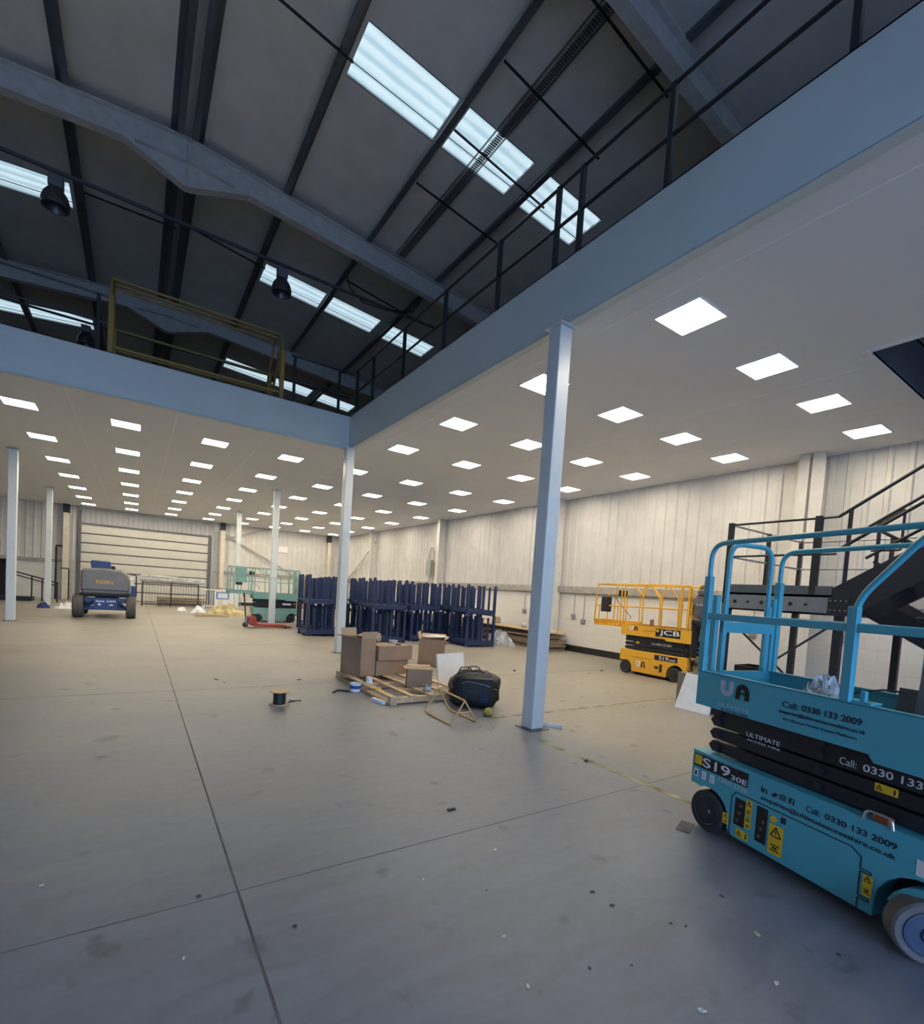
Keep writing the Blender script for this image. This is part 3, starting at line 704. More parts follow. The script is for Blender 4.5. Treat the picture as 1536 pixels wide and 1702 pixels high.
warn(t, .29, .34, .285, .392); warn(t, .29, .34, .19, .275); warn(t, .225, .33, .098, .155, tall=False)
warn(t, .476, .578, .112, .312); warn(t, .108, .158, .14, .222); warn(t, 1.054, 1.104, .17, .29)
G().cyl((.50,Y1,.345),(.50,Y1-.006,.345), .022, n=14).build('round_label', LABY, t)
G().box(.55,.585,Y1-.0015,Y1,.345,.385).build('square_label', NAVY, t)
o = G().box(1.288,1.45,Y1-.0015,Y1,.415,.50).build('load_label', LABW, t); letters('325kg', 1.33, 1.44, .425, .455, NAVY, o, y=Y1-.0015)
# beacon guard on chassis lip
b = G().tube(rnd_path([(1.03,-.01,.595),(1.04,-.01,.655),(1.165,-.01,.655),(1.175,-.01,.595)], .03, 4), .008, 8).build('beacon_guard', STEELB, t, smooth=True)
G().box(1.055,1.15,.01,.06,.598,.645).build('beacon_lens', AMBER, b, bevel=.015)
G().box(.86,1.0,.0,.10,1.24,1.25).box(.93,.955,.02,.05,1.25,1.31).build('pedal_bracket', body if False else TEAL, t)
lift_root = t
# things lying in the basket
Rz = Matrix.Rotation(a, 4, 'Z')
def on_lift(x, y, z): v = Rz @ Vector((x,y,0)); return (3.74+v.x, 1.95+v.y, z)
def crumple(name, m, rx, ry, h, loc, label, cat, seed=1, n=13, group=None, rz=0, tilt=0.0):
    rr_ = random.Random(seed); g = G(); vs = []; fs = []
    for j in range(n):
        for i in range(n):
            u = i/(n-1)*2-1; v = j/(n-1)*2-1; d = max(abs(u), abs(v))
            zz = max(0.002, h*(1-d**2)*(0.55+0.9*rr_.random()) if d < .98 else 0.004)
            vs.append((u*rx*(1+.2*rr_.uniform(-1,1)), v*ry*(1+.2*rr_.uniform(-1,1)), zz))
    for j in range(n-1):
        for i in range(n-1): fs.append((j*n+i, j*n+i+1, (j+1)*n+i+1, (j+1)*n+i))
    g.add(vs, fs); o = g.build(name, m); o.location = loc; o.rotation_euler = (0,0,rz)
    return tag(o, label, cat, group)
crumple('plastic_sheet', PLAST, .16, .10, .13, on_lift(.60,.22,1.19), 'crumpled clear plastic sheet lying on the near teal lift platform', 'plastic sheet', 3)
o = G().box(0,.7,0,.012,0,.50).build('grey_sheet', GREYP); o.location = on_lift(.98,.42,1.015); o.rotation_euler = (R(-8),0,a)
tag(o, 'tall dark grey sheet panel standing in the near teal lift basket', 'panel')
o = G().box(0,.9,0,.012,0,.30).build('grey_sheet', GREYP); o.location = on_lift(.83,.52,1.012); o.rotation_euler = (R(-8),0,a)
tag(o, 'low grey sheet panel behind the taller one in the near lift basket', 'panel')
tag(G().tube([on_lift(.83,.05,1.26),on_lift(.9,.08,1.30),on_lift(1.0,.1,1.33),on_lift(1.1,.12,1.335)], .006, 6).build('black_cable', BLACK), 'short black cable by the foot bracket on the near lift', 'cable')

# yellow lift
t = scissor_lift('yellow scissor lift with extended deck standing by the right wall', YEL, (10.37,7.86,0), -PI/2, ext=True)
o = G().box(.765,1.405,-.016,-.0135,1.01,1.20).build('name_plate', LABK, t); letters('JCB', .87, 1.385, 1.03, 1.175, LABW, o, y=-.0165, bold=.012); G().box(.785,.85,-.018,-.0165,1.12,1.175).build('badge', LABY, o)
ua(t, .02, 1.09, .24, .11, -.014, LABW, mat('maroon_letters', (0.12,0.02,0.01), .5))
letters('Call: 0330 133 2009', .40, .74, 1.10, 1.135, mat('brown_letters', (0.30,0.10,0.02), .5), t, y=-.0135)
letters('Call: 0330 133 2009', .62, 1.15, .79, .84, LABW, t, y=.079)
warn(t, .18, .27, .77, .82, y=.077, tall=False)
o = G().box(.78,1.38,-.003,-.001,.45,.57).build('model_plate', LABK, t); letters('S19', .90, 1.15, .47, .55, LABW, o, y=-.003, bold=.012); letters('30E', 1.17, 1.33, .47, .51, LABW, o, y=-.003, bold=.02)
letters('enquiries@ultimateaccesshire.co.uk', .10, .72, .43, .455, mat('brown_letters', (0,0,0)), t, y=-.001)
ua(t, .28, .20, .26, .16, -.002, LABW, mat('maroon_letters', (0,0,0)))
G().box(.80,.90,-.003,-.001,.24,.30).box(.93,1.0,-.003,-.001,.17,.36).build('vent_opening', LABK, t)
G().box(1.62,1.90,.14,.66,.44,.495).box(1.62,1.90,.14,.66,.10,.14).box(1.62,1.66,.14,.18,.10,1.0).box(1.62,1.66,.62,.66,.10,1.0).build('entry_step', mat('step_dark', (0.05,0.045,0.04), .6), t)
# spray bottle
b = thing('spray_bottle', 'clear spray bottle of brown liquid on the yellow lift platform edge', 'bottle', (10.40,7.25,1.24))
G().cyl((0,0,0),(0,0,.16), .05, .045).build('bottle_body', mat('brown_liquid', (0.28,0.10,0.04), .3), b, smooth=True)
G().cyl((0,0,.16),(0,0,.22), .03,.02).box(-.02,.02,-.08,.03,.21,.25).build('spray_head', LABW, b)
# far pale teal lift
t = scissor_lift('pale teal scissor lift with extended deck at the far end of the hall', TEAL2, (4.28,21.5,0), 0, ext=True)
G().box(-.98,-.52,-.07,-.03,1.60,2.21).build('control_cover', TEAL2, t, bevel=.05)
G().box(.95,1.3,.070,.079,.74,.82).build('scissor_label', LABW, t)

# ------------------------------------------------------------------ boom lift
t = thing('boom_lift', 'blue boom lift with bulbous grey counterweight hood facing the camera', 'boom lift', (-.9,21.7,0))
tread = mat('big_tyre', (0.09,0.08,0.075), .85, var=.25, scale=20)
for x, y in ((-.78,.42),(.78,.42),(-.78,2.3),(.78,2.3)):
    w_ = G().lathe([(.25,-.15),(.37,-.155),(.41,-.12),(.41,.12),(.37,.155),(.25,.15)], axis='y', n=28).build('wheel', tread, t, smooth=True)
    w_.location = (x,y,.41); w_.rotation_euler = (0,0,PI/2)
    h = G().lathe([(.25,-.12),(.2,-.14),(.05,-.1),(.05,.1),(.2,.14),(.25,.12)], axis='y', n=20).build('rim', GBLUE, w_, smooth=True)
G().box(-.34,.36,.2,2.6,.30,.74).build('chassis', GBLUE, t, bevel=.04)
G().box(-.66,.66,.36,.50,.28,.42).box(-.62,.62,.30,.55,.55,.72).bar((-.6,.4,.36),(-.3,.3,.62), .08,.12).bar((.6,.4,.36),(.3,.3,.62), .08,.12).build('axle', GBLUE, t, bevel=.02)
G().box(-.34,.36,.16,.20,.30,.72).build('rear_plate', GBLUE, t, bevel=.01)
letters('Genie', -.27, -.02, .58, .65, LABW, t, y=.16, bold=.02); letters('Z-45/25', .04, .32, .58, .65, LABW, t, y=.16, bold=.02)
G().box(-.2,-.13,.157,.16,.46,.53).build('square_label', LABW, t); G().box(.13,.24,.157,.16,.46,.50).build('square_label', LABW, t)
g = G(); prof = []
pr = [(-.70,.90),(-.72,1.10),(-.72,1.55),(-.69,1.72),(-.58,1.78),(0,1.80),(.45,1.76),(.66,1.62),(.74,1.35),(.74,1.05),(.70,.92),(.60,.88),(-.60,.86)]
g.prism(pr, .10, 1.5, 'xz'); hd = g.build('counterweight_hood', HOODG, t, bevel=.07, smooth=True)
G().box(-.70,.72,.085,.12,1.00,1.03).build('hood_seam', LABK, hd)
letters('BIZZELL', -.27, .25, 1.25, 1.36, ORANGE, hd, y=.095, bold=.012)
G().box(-.75,.75,.3,1.7,.76,.90).build('turntable', mat('turntable_dark', (0.02,0.025,0.04), .6), t, bevel=.03)
G().prism([(-.44,1.78),(-.47,2.0),(-.44,2.07),(.12,2.05),(.13,1.80)], .5, 1.1, 'xz').build('upper_cowl', GBLUE, t, bevel=.02)
G().box(.14,.26,.6,.9,1.76,1.90).build('lamp_unit', LABK, t, bevel=.03)
G().tube(rnd_path([(.72,.5,1.63),(.92,.5,1.62),(.93,.5,.80),(.80,.5,.78)], .06, 4), .02, 8).build('guard_loop', LABK, t, smooth=True)
for z_ in (1.30,1.48): G().cyl((.78,.5,z_),(.78,.35,z_), .07).build('work_light', LABW, t, smooth=True)
G().box(.76,.9,.5,.6,.82,1.2).build('side_box', GBLUE, t)
# ------------------------------------------------------------------ pallet truck
t = thing('pallet_truck', 'red hand pallet truck with a tall black handle beside the column', 'pallet truck', (3.3,18.7,0))
for yy in (0, .37):
    G().prism([(.28,.06),(.30,.16),(1.35,.13),(1.62,.06),(1.62,.03),(1.35,.05)], yy, yy+.16, 'xz').build('fork', RED, t, bevel=.01)
    G().cyl((1.4,yy+.03,.04),(1.4,yy+.13,.04), .038).build('roller', RUBBER, t, smooth=True)
G().prism([(.16,.10),(.10,.40),(.20,.46),(.34,.40),(.40,.18),(.50,.12)], .0, .53, 'xz').build('body', RED, t, bevel=.02)
G().cyl((.03,.22,.10),(.03,.31,.10), .09).build('steer_wheel', RUBBER, t, smooth=True)
G().cyl((.06,.265,.1),(.06,.265,.42), .05).build('pump', GALV, t, smooth=True)
hd = G().bar((.04,.265,.30),(-.03,.265,1.05), .05,.04).build('handle', BLACK, t)
G().tube(rnd_path([(-.03,.265,1.02),(-.04,.18,1.10),(-.05,.18,1.24),(-.05,.35,1.24),(-.04,.35,1.10),(-.03,.265,1.02)], .04, 4), .016, 8).build('grip_loop', BLACK, hd, smooth=True)

# ------------------------------------------------------------------ stillages
def stillage_proto():
    t = thing('stillage', '', 'stillage', (0,0,0), 0, 'dark blue steel stillages stacked two high')
    W_, D_, H_ = 1.15, 1.0, 1.02
    g = G().box(0,W_,0,.05,.06,.20).box(0,W_,D_-.05,D_,.10,.20).box(0,.05,0,D_,.10,.20).box(W_-.05,W_,0,D_,.10,.20).box(.03,W_-.03,.03,D_-.03,.17,.185)
    g.box(W_/2-.03,W_/2+.03,0,D_,.10,.18).box(.15,.2,0,D_,.02,.10).box(W_-.2,W_-.15,0,D_,.02,.10)
    g.build('base_frame', BLUEN, t)
    for x, y in ((.03,.03),(W_-.03,.03),(.03,D_-.03),(W_-.03,D_-.03)):
        G().box(x-.038,x+.038,y-.038,y+.038,.06,H_).lathe([(.07,0),(.065,.02),(.038,.075)], (x,y,0), n=8).build('corner_post', BLUEN, t)
    for x in (.27, .52, .64, .88):
        G().box(x-.03,x+.03,.01,.05,.18,H_-.05-.06*(x<.5)).build('stake', BLUEN, t)
        G().box(x-.03,x+.03,D_-.05,D_-.01,.18,H_-.10).build('stake', BLUEN, t)
    note_kids(t); return t
st0 = stillage_proto(); first = True
blocks = [(4.72,16.15,4,'leftmost'),(6.08,14.0,5,'second'),(7.75,14.65,4,'third'),(8.98,13.05,4,'rightmost')]
for bx, by, nr, nm in blocks:
    for r_ in range(nr):
        for lv in range(2):
            if first: o = st0; first = False
            else: o = copy_tree(st0)
            jx, jz = random.uniform(-.05,.05), R(random.uniform(-1.2,1.2))
            o.location = (bx+jx+.30*r_, by+r_*1.14, lv*1.02 + .0); o.rotation_euler = (0,0,jz)
            o['label'] = '%s dark blue stillage, %s from the front in the %s block of stacks' % (('bottom','top')[lv], ORD[r_], nm)
# ------------------------------------------------------------------ pallet and boxes
t = thing('wooden_pallet', 'pale pine pallet with open slats under the cardboard boxes', 'pallet', (3.19,6.5,0), 0)
PW, PD = 1.40, 2.4
for i in range(5):
    x = i*(PW-.10)/4
    G().box(x,x+.10,0,PD,.105,.125).build('deck_board', WOOD, t)
for y in (0.02, PD/2-.04, PD-.10): G().box(0,PW,y,y+.08,.0 if False else .02,.105).build('bearer', WOOD, t)
for x in (0, PW/2-.05, PW-.10): G().box(x,x+.10,0,PD,0,.02).build('bottom_board', WOOD, t)
def carton(name, label, loc, sx, sy, sz, rz=0, flaps=(), closed=True, group='cardboard boxes around the pallet'):
    t = thing(name, label, 'box', loc, rz, group); th = .006
    if closed:
        G().box(0,sx,0,sy,0,sz).build('carton', CARD, t, bevel=.006)
        G().box(0,sx,sy/2-.025,sy/2+.025,sz,sz+.001).build('tape', CARDI, t)
    else:
        g = G().box(0,sx,0,th,0,sz).box(0,sx,sy-th,sy,0,sz).box(0,th,0,sy,0,sz).box(sx-th,sx,0,sy,0,sz).box(0,sx,0,sy,0,th); g.build('carton', CARD, t)
    for fl in flaps:
        side, ang, ln = fl; c, s_ = math.cos(R(ang))*ln, math.sin(R(ang))*ln
        g = G()
        if side == 'f': g.add([(0,0,sz),(sx,0,sz),(sx,-c,sz+s_),(0,-c,sz+s_)], [(0,1,2,3)])
        if side == 'b': g.add([(0,sy,sz),(sx,sy,sz),(sx,sy+c,sz+s_),(0,sy+c,sz+s_)], [(0,1,2,3)])
        if side == 'l': g.add([(0,0,sz),(0,sy,sz),(-c,sy,sz+s_),(-c,0,sz+s_)], [(0,1,2,3)])
        if side == 'r': g.add([(sx,0,sz),(sx,sy,sz),(sx+c,sy,sz+s_),(sx+c,0,sz+s_)], [(0,1,2,3)])
        o = g.build('flap', CARDI, t); md = o.modifiers.new('s','SOLIDIFY'); md.thickness = .005
    return t
carton('cardboard_box', 'tallest open cardboard box with raised flaps at the pallet left end', (3.36,8.15,.126), .34,.58,.68, R(16), (('l',15,.16),('b',80,.15),('f',78,.13),('r',20,.14)), closed=False)
carton('cardboard_box', 'lower of the two closed flat boxes stacked on the pallet', (3.71,8.24,.126), .70,.55,.27, R(7))
carton('cardboard_box', 'upper of the two closed flat boxes, with tape rolls on top', (3.73,8.21,.397), .74,.57,.27, R(6))
carton('cardboard_box', 'small cardboard box with a front flap on the pallet near corner', (3.78,7.15,.126), .42,.30,.30, R(-24), (('b',10,.10),('l',5,.05)), closed=True)
carton('cardboard_box', 'open cardboard box with white paper on top behind the white panel', (5.93,9.5,0), .60,.58,.62, R(55), (('f',30,.10),('b',75,.16),('r',40,.14)), closed=False)
tag(G().box(-.28,.28,-.13,.13,0,.012).box(-.2,.1,-.1,.05,.012,.03).build('folded_paper', WHITE, loc=(5.98,10.0,.66)), 'white folded paper lying across the open box behind the panel', 'paper')
for i, (x, y, z, lab) in enumerate(((4.25,8.70,.69,'pale roll of tape on the right of the closed boxes'),(3.95,8.83,.69,'dark grey roll of tape beside the tall box flap'))):
    o = G().lathe([(.045,0),(.085,0),(.085,.055),(.045,.055)], n=18).build('tape_roll', PLAST if i == 0 else GALV, smooth=True); o.location = (x,y,z-.02)
    if i: o.rotation_euler = (R(80),0,R(30)); o.location = (x,y,z+.075)
    tag(o, lab, 'tape')
tag(G().box(0,.10,0,.03,0,.02).build('utility_knife', LABK, loc=(4.15,8.35,.672)), 'small black knife lying at the front edge of the closed boxes', 'knife')
# white panel leaning
o = G().box(-.36,.36,0,.03,0,.60).build('board', WHITE)
t = thing('leaning_whiteboard', 'white flat panel leaning upright beside the black bag', 'panel', (4.99,7.62,0), R(14))
o.parent = t; o.rotation_euler = (R(-9),0,0)
G().box(-.365,-.345,-.006,0,0,.60).box(.345,.365,-.006,0,0,.60).box(-.365,.365,-.006,0,.585,.60).build('edge_strip', LABW, o)
# bag
t = thing('tool_bag', 'bulging black tool bag with loop handles by the wire stand', 'bag', (4.42,6.12,0), R(-35))
def blob(rx, ry, rz_, n=18, m=12, sq=.75, seed=2, amp=.05):
    rr_ = random.Random(seed); g = G(); vs = []; fs = []
    for j in range(m+1):
        ph = PI*j/m-PI/2
        for i in range(n):
            th = 2*PI*i/n; f = lambda c: math.copysign(abs(c)**sq, c); k_ = 1+rr_.uniform(-amp, amp)
            vs.append((rx*f(math.cos(th))*abs(math.cos(ph))**sq*k_, ry*f(math.sin(th))*abs(math.cos(ph))**sq*k_, rz_+rz_*f(math.sin(ph))*k_))
    for j in range(m):
        for i in range(n): fs.append((j*n+i, j*n+(i+1) % n, (j+1)*n+(i+1) % n, (j+1)*n+i))
    return g.add(vs, fs)
blob(.40,.27,.27, amp=.09, sq=.62).build('bag_body', BAGM, t, smooth=True)
for yy in (-.05,.08): G().tube(rnd_path([(-.2+yy,yy,.50),(-.18+yy,yy,.60),(-.02+yy,yy,.60),(0.02+yy,yy,.50)], .06, 5), .009, 8).build('handle', BLACK, t, smooth=True)
G().tube([(-.36,-.2,.30),(-.1,-.27,.42),(.15,-.27,.38),(.36,-.19,.30)], .004, 6).build('zip', GALV, t, smooth=True)
G().box(.08,.22,-.262,-.24,.10,.24).build('side_patch', mat('blue_patch', (0.006,0.012,0.05), .7), t, bevel=.01)
tag(blob(.07,.06,.06, amp=.08, seed=5, sq=1).build('yellow_ball', mat('dull_yellow', (0.35,0.32,0.06), .7), smooth=True, loc=(4.25,5.50,0)), 'dull yellow ball of rope on the floor in front of the bag', 'rope')
# wire stand (yellow A-frame)
t = thing('cable_reel_stand', 'bent orange wire A-frame stand in front of the black bag', 'stand', (0,0,0))
WM = mat('wire_orange', (0.62,0.36,0.13), .5)
a1, a2 = (3.70,6.0,.33), (3.67,5.27,.31)
t.location = (3.7,5.8,0)
loc = lambda p: (p[0]-3.7,p[1]-5.8,p[2])
G().tube(rnd_path([loc(p) for p in (a1,(3.53,6.05,.012),(3.47,5.85,.012),(3.46,5.25,.012),a2)], .05, 3), .012, 7).build('wire_frame', WM, t, smooth=True)
G().tube(rnd_path([loc(p) for p in (a1,(3.88,5.95,.012),(3.88,5.26,.012),a2)], .05, 3), .012, 7).build('wire_frame', WM, t, smooth=True)
G().tube([loc(a1), loc(a2)], .014, 7).build('cross_bar', WM, t, smooth=True)
G().tube([loc((3.565,5.26,.155)), loc((3.775,5.26,.155))], .009, 7).build('cross_bar', WM, t, smooth=True)
# reel, buckets, tube, mug
t = thing('cable_reel', 'small cable reel with pale flanges standing alone on the floor', 'reel', (1.73,7.05,0))
for z_ in (0,.185): G().cyl((0,0,z_),(0,0,z_+.012), .135, n=22).build('flange', WOOD if z_ else CARDI, t, smooth=True)
G().cyl((0,0,.012),(0,0,.185), .085, n=18).build('winding', LABK, t, smooth=True)
tag(G().tube([(1.83,7.0,.03),(2.0,7.05,.04),(2.05,7.1,.02),(1.9,7.2,.01)], .008,6).build('cable_end', BLACK), 'loose end of black cable beside the small reel', 'cable')
def bucket(label, loc, r_, h, m1, m2=None, handle=True, rz=0):
    t = thing('bucket', label, 'bucket', loc, rz)
    G().lathe([(r_*.85,0),(r_,h),(r_*.94,h),(r_*.8,.01)], n=20).build('tub', m1, t, smooth=True)
    if m2: G().lathe([(r_*.92,h*.35),(r_*1.02,h*.75),(r_*1.0,h*.76),(r_*.9,h*.36)], n=20).build('label_band', m2, t, smooth=True)
    if handle: G().tube(rnd_path([(-r_,0,h*.95),(-r_*.9,-r_*.8,h*.5),(r_*.9,-r_*.8,h*.5),(r_,0,h*.95)], .06, 4), .004, 6).build('wire_handle', BLACK, t, smooth=True)
bucket('blue and white plastic tub on the floor left of the pallet', (3.07,7.6,0), .095, .14, WHITE, mat('tub_blue', (0.04,0.10,0.32), .5))
bucket('small white tub standing on the left slat of the pallet', (3.31,7.6,.126), .06, .10, WHITE, None)
bucket('grey tin with a white label at the pallet near right corner', (3.92,6.72,.126), .07, .11, GALV, LABW)
tag(G().box(-.03,.03,-.14,.14,0,.05).build('white_carton', WHITE, loc=(3.10,6.74,0)), 'slim white cardboard tube lying in front of the pallet', 'tube').rotation_euler = (0,0,R(12))
tag(G().box(-.06,.06,-.02,.02,0,.02).build('orange_tool', ORANGE, loc=(3.24,7.1,.126)), 'orange handled tool lying on the near pallet slat', 'tool')
tag(G().tube([(2.68,7.55,.01),(2.78,7.62,.03),(2.88,7.60,.02),(2.95,7.55,.01)], .018, 6).build('dark_rag', RUBBER), 'dark twisted rag beside the blue and white tub', 'rag')
# steel offcut at column foot
t = G().box(0,.36,0,.006,0,.05).box(0,.36,0,.08,0,.006).build('steel_angle', STEEL, loc=(4.62,4.88,0)); t.rotation_euler = (0,0,R(-60))
tag(t, 'short pale steel angle offcut lying at the foot of the near column', 'steel offcut')
# ------------------------------------------------------------------ by the right wall
t = thing('board_stack', 'low stack of weathered boards against the right wall behind the column', 'timber stack', (11.55,11.9,0))
for i, (z0, th, dx0, y1, m_) in enumerate(((0,.07,0,5.4,WOODD),(.08,.06,.05,5.0,CARD),(.15,.06,-.06,5.5,WOODD),(.22,.05,.02,5.3,CARD),(.28,.07,.06,5.0,WOODD),(.40,.05,-.03,5.6,CARD),(.46,.06,.08,5.2,WOODD),(.60,.04,-.1,5.8,WOOD))):
    G().box(dx0,dx0+.75,0+random.uniform(-.15,.1),y1,z0,z0+th).build('board', m_, t)
for y0_, y1_, z0_, z1_ in ((.3,.5,.35,.40),(3.6,3.8,.35,.40),(.6,.7,.52,.60),(4.4,4.6,.52,.60)): G().box(0,.7,y0_,y1_,z0_,z1_).build('spacer', WOOD, t)
crumple('plastic_sheet', PLAST, .42, .4, .42, (10.8,13.6,0), 'crumpled translucent plastic sheet on the floor before the board stack', 'plastic sheet', 8)
tag(G().box(0,.16,0,.3,0,.22).box(.02,.14,.05,.2,.22,.26).build('marked_carton', CARDI, loc=(11.9,15.2,.645)), 'small printed carton standing on the board stack', 'box')
tag(blob(.1,.12,.09, seed=9).build('plastic_bag', PLAST, smooth=True, loc=(11.9,13.6,.645)), 'small pale plastic bag lying on the board stack', 'bag')
for y, z, dz, lab in ((11.75,1.20,.75,'left of the twin drop sockets on the right wall behind the yellow lift'),(11.3,1.05,.9,'right and lower of the twin drop sockets on the right wall'),(14.3,1.22,.75,'drop socket on the right wall above the board stack'),(4.05,1.30,.7,'drop socket on the right wall below the black landing'),(5.9,1.2,.8,'drop socket on the right wall behind the lift gate')):
    t = thing('wall_socket', 'grey ' + lab, 'socket', (WX-.02,y,z), 0, 'grey sockets on drop conduits along the right wall')
    G().box(-.06,0,-.08,.08,-.08,.08).build('socket_box', GALV, t, bevel=.01)
    G().cyl((-.015,0,.08),(-.015,0,dz), .013, n=8).build('conduit', LEDGE, t)
# distribution box with looped cable
t = thing('distribution_box', 'grey electrical box with a looped cable above the blue stillages', 'electrical box', (WX-.14,21.6,2.55))
G().box(-.12,.05,-.25,.25,0,.75).build('enclosure', GALV, t, bevel=.01)
G().tube(rnd_path([(-.05,.1,.75),(-.05,.0,1.2),(-.05,-.15,1.45),(-.05,-.42,1.2),(-.05,-.40,-.3)], .15, 5), .03, 8).build('looped_cable', LEDGE, t, smooth=True)
# leaning white board and cardboard by the near lift
o = G().box(0,.012,0,.62,0,.66).build('brown_board', CARD)
t = thing('cardboard_box', 'grey-brown box standing left of the near lift with cables on top', 'box', (8.0,4.35,0), 0)
o.parent = t; o.name = 'carton'
me = G().box(0,.7,0,.62,0,.60).build('carton_body', mat('grey_cardboard', (0.20,0.16,0.13), .85), t, bevel=.005); bpy.data.objects.remove(o)
G().box(.1,.5,.1,.4,.60,.66).build('tray', WOODD, t)
g = G()
for i in range(5): g.tube([(.05+.1*i,.1,.62),(.08+.1*i,.2,.72-.02*i),(.15+.1*i,.35,.66),(.1+.1*i,.5,.62)], .012, 6)
g.build('cable_tangle', mat('tangle', (0.06,0.045,0.03), .8), t)
o = G().add([(0,0,0),(.0,-.62,0),(.0,-.62,.62),(0,-.12,.62)], [(0,1,2,3)]).build('slanted_sheet', WHITE); md = o.modifiers.new('s','SOLIDIFY'); md.thickness = .03
o.location = (7.86,4.90,.0); o.rotation_euler = (0,R(8),0)
tag(o, 'white slanted sheet leaning on the box beside the near lift', 'panel')
t = thing('black_crate', 'black plastic crate on the floor under the stair landing', 'crate', (8.3,3.75,0))
G().box(0,.5,0,.02,0,.85).box(0,.5,.4,.42,0,.85).box(0,.02,0,.42,0,.85).box(.48,.5,0,.42,0,.85).box(0,.5,0,.42,0,.02).build('bin', LABK, t, bevel=.01)
# ------------------------------------------------------------------ staircase
t = thing('steel_staircase', 'black steel staircase with landing rising to the mezzanine behind the near lift', 'staircase', (8.0,2.8,0))
L0x, L0y, LZ = 0, 0, 2.03
LW, LD = 2.6, 1.5
G().box(0,.03,0,LD,LZ-.27,LZ).box(0,.07,0,LD,LZ-.03,LZ).box(0,.07,0,LD,LZ-.27,LZ-.25).box(0,LW,LD-.03,LD,LZ-.27,LZ).box(LW-.03,LW,0,LD,LZ-.27,LZ).build('landing_beam', mat('perforated_galv', (0.17,0.175,0.185), .5, metal=.2), t)
g = G()
for i in range(6):
    yy = .3+i*.2; g.cyl((-.002,yy,LZ-.14),(-.004,yy,LZ-.14), .03 if i % 2 else .022, n=12)
o = g.build('beam_hole', LABK, t)
G().box(-.005,.03,LD-LD,LD,LZ+.005,LZ+.13).build('kick_plate', mat('kick_grey', (0.09,0.10,0.11), .5, metal=.3), t)
G().box(.03,LW-.03,0,LD-.03,LZ-.02,LZ+.005).build('landing_floor', BLACK, t)
G().box(-.012,0,-.22,.03,LZ-.27,LZ-.02).build('splice_plate', BLACK, t)
g = G()
for i in range(4):
    for zz in (-.07,-.2): g.cyl((-.012,-.18+i*.06,LZ+zz),(-.02,-.18+i*.06,LZ+zz), .009, n=8)
g.build('bolt', STEELB, t)
for x, y in ((.06,-.10),(.06,LD-.06),(LW-.06,LD-.06),(LW-.06,-.1)):
    G().box(x-.05,x+.05,y-.05,y+.05,0,LZ-.27).build('leg', BLACK, t, bevel=.004)
G().bar((.06,LD-.1,1.6),(.06,.0,.4), .012,.03).bar((.06,0,1.6),(.06,LD-.1,.4), .012,.03).build('cross_brace', RAILM, t)
# landing rails
def pst(x, y, z0, z1, s_=.028): G().box(x-s_,x+s_,y-s_,y+s_,z0,z1).build('rail_post', BLACK, t)
pst(.03,LD-.03,LZ-.2,LZ+1.12,.035); pst(.03,.24,LZ,LZ+1.12,.04); pst(LW-.03,LD-.03,LZ,LZ+1.12); pst(LW/2,LD-.03,LZ,LZ+1.1); pst(LW-.03,.1,LZ,LZ+1.12)
for z_ in (.58,1.09):
    G().tube([(.03,LD-.03,LZ+z_),(.03,0.0,LZ+z_)], .017, 8).build('landing_rail', RAILM, t); G().tube([(.03,LD-.03,LZ+z_),(LW-.03,LD-.03,LZ+z_)], .017, 8).build('landing_rail', GALV, t)
    G().tube([(LW-.03,LD-.03,LZ+z_),(LW-.03,-.2,LZ+z_)], .017, 8).build('landing_rail', GALV, t)
# upper flight rises toward -y
sl = .66
yend = -5.2*1.0
def zz_(y): return LZ - y*sl
nst = 16
for x in (0.0, 1.10):
    G().prism([(.0,LZ+.10),(-5.9,zz_(-5.9)+.12),(-5.9,zz_(-5.9)-.18),(-.25,LZ-.25),(0,LZ-.25)], x, x+.02, 'yz').build('stringer', BLACK, t)
g = G()
for i in range(1, 19):
    y = -i*.31; g.box(.02,1.10,y-.27,y+.02,zz_(y)-.03,zz_(y)-.0)
g.build('treads', BLACK, t)
g = G()
for x in (0.02, 1.10):
    for i in range(7): g.cyl((x-.004,-.25-i*.62,zz_(-.25-i*.62)+.02),(x-.014,-.25-i*.62,zz_(-.25-i*.62)+.02), .012, n=8)
g.build('bolt', STEELB, t)
for x in (.01, 1.11):
    for z_ in (.62,1.12):
        G().tube([(x,.0,LZ+min(z_,1.09)),(x,-5.9,zz_(-5.9)+z_)], .023, 8).build('handrail', BLACK, t)
    for y in (-.13,-.95,-1.8,-2.65,-3.5,-4.3): pst(x, y, zz_(y)+.05, zz_(y)+1.1, .02)
# lower flight falls toward -y on the far side
for x in (1.45, 2.55):
    G().prism([(.0,LZ),(.1,LZ-.2),(-.05,LZ-.3),(-2.95,0),(-3.2,0),(-3.2,.1),(-.1,LZ+.05)], x, x+.02, 'yz').build('stringer', BLACK, t)
    for z_ in (.6,1.1): G().tube([(x,0,LZ+z_),(x,-3.0,.05+z_)], .023, 8).build('handrail', BLACK, t)
g = G()
for i in range(1, 10): g.box(1.47,2.55,-i*.31-.25,-i*.31+.02,LZ-i*.205-.03,LZ-i*.205)
g.build('treads', BLACK, t)
for pts in ([(1.3,.0,LZ+.75),(1.3,-.35,LZ+.75),(1.3,-.35,LZ+1.35),(1.3,0,LZ+1.1)],):
    G().tube(rnd_path(pts, .03, 2), .018, 6).build('handrail', BLACK, t)
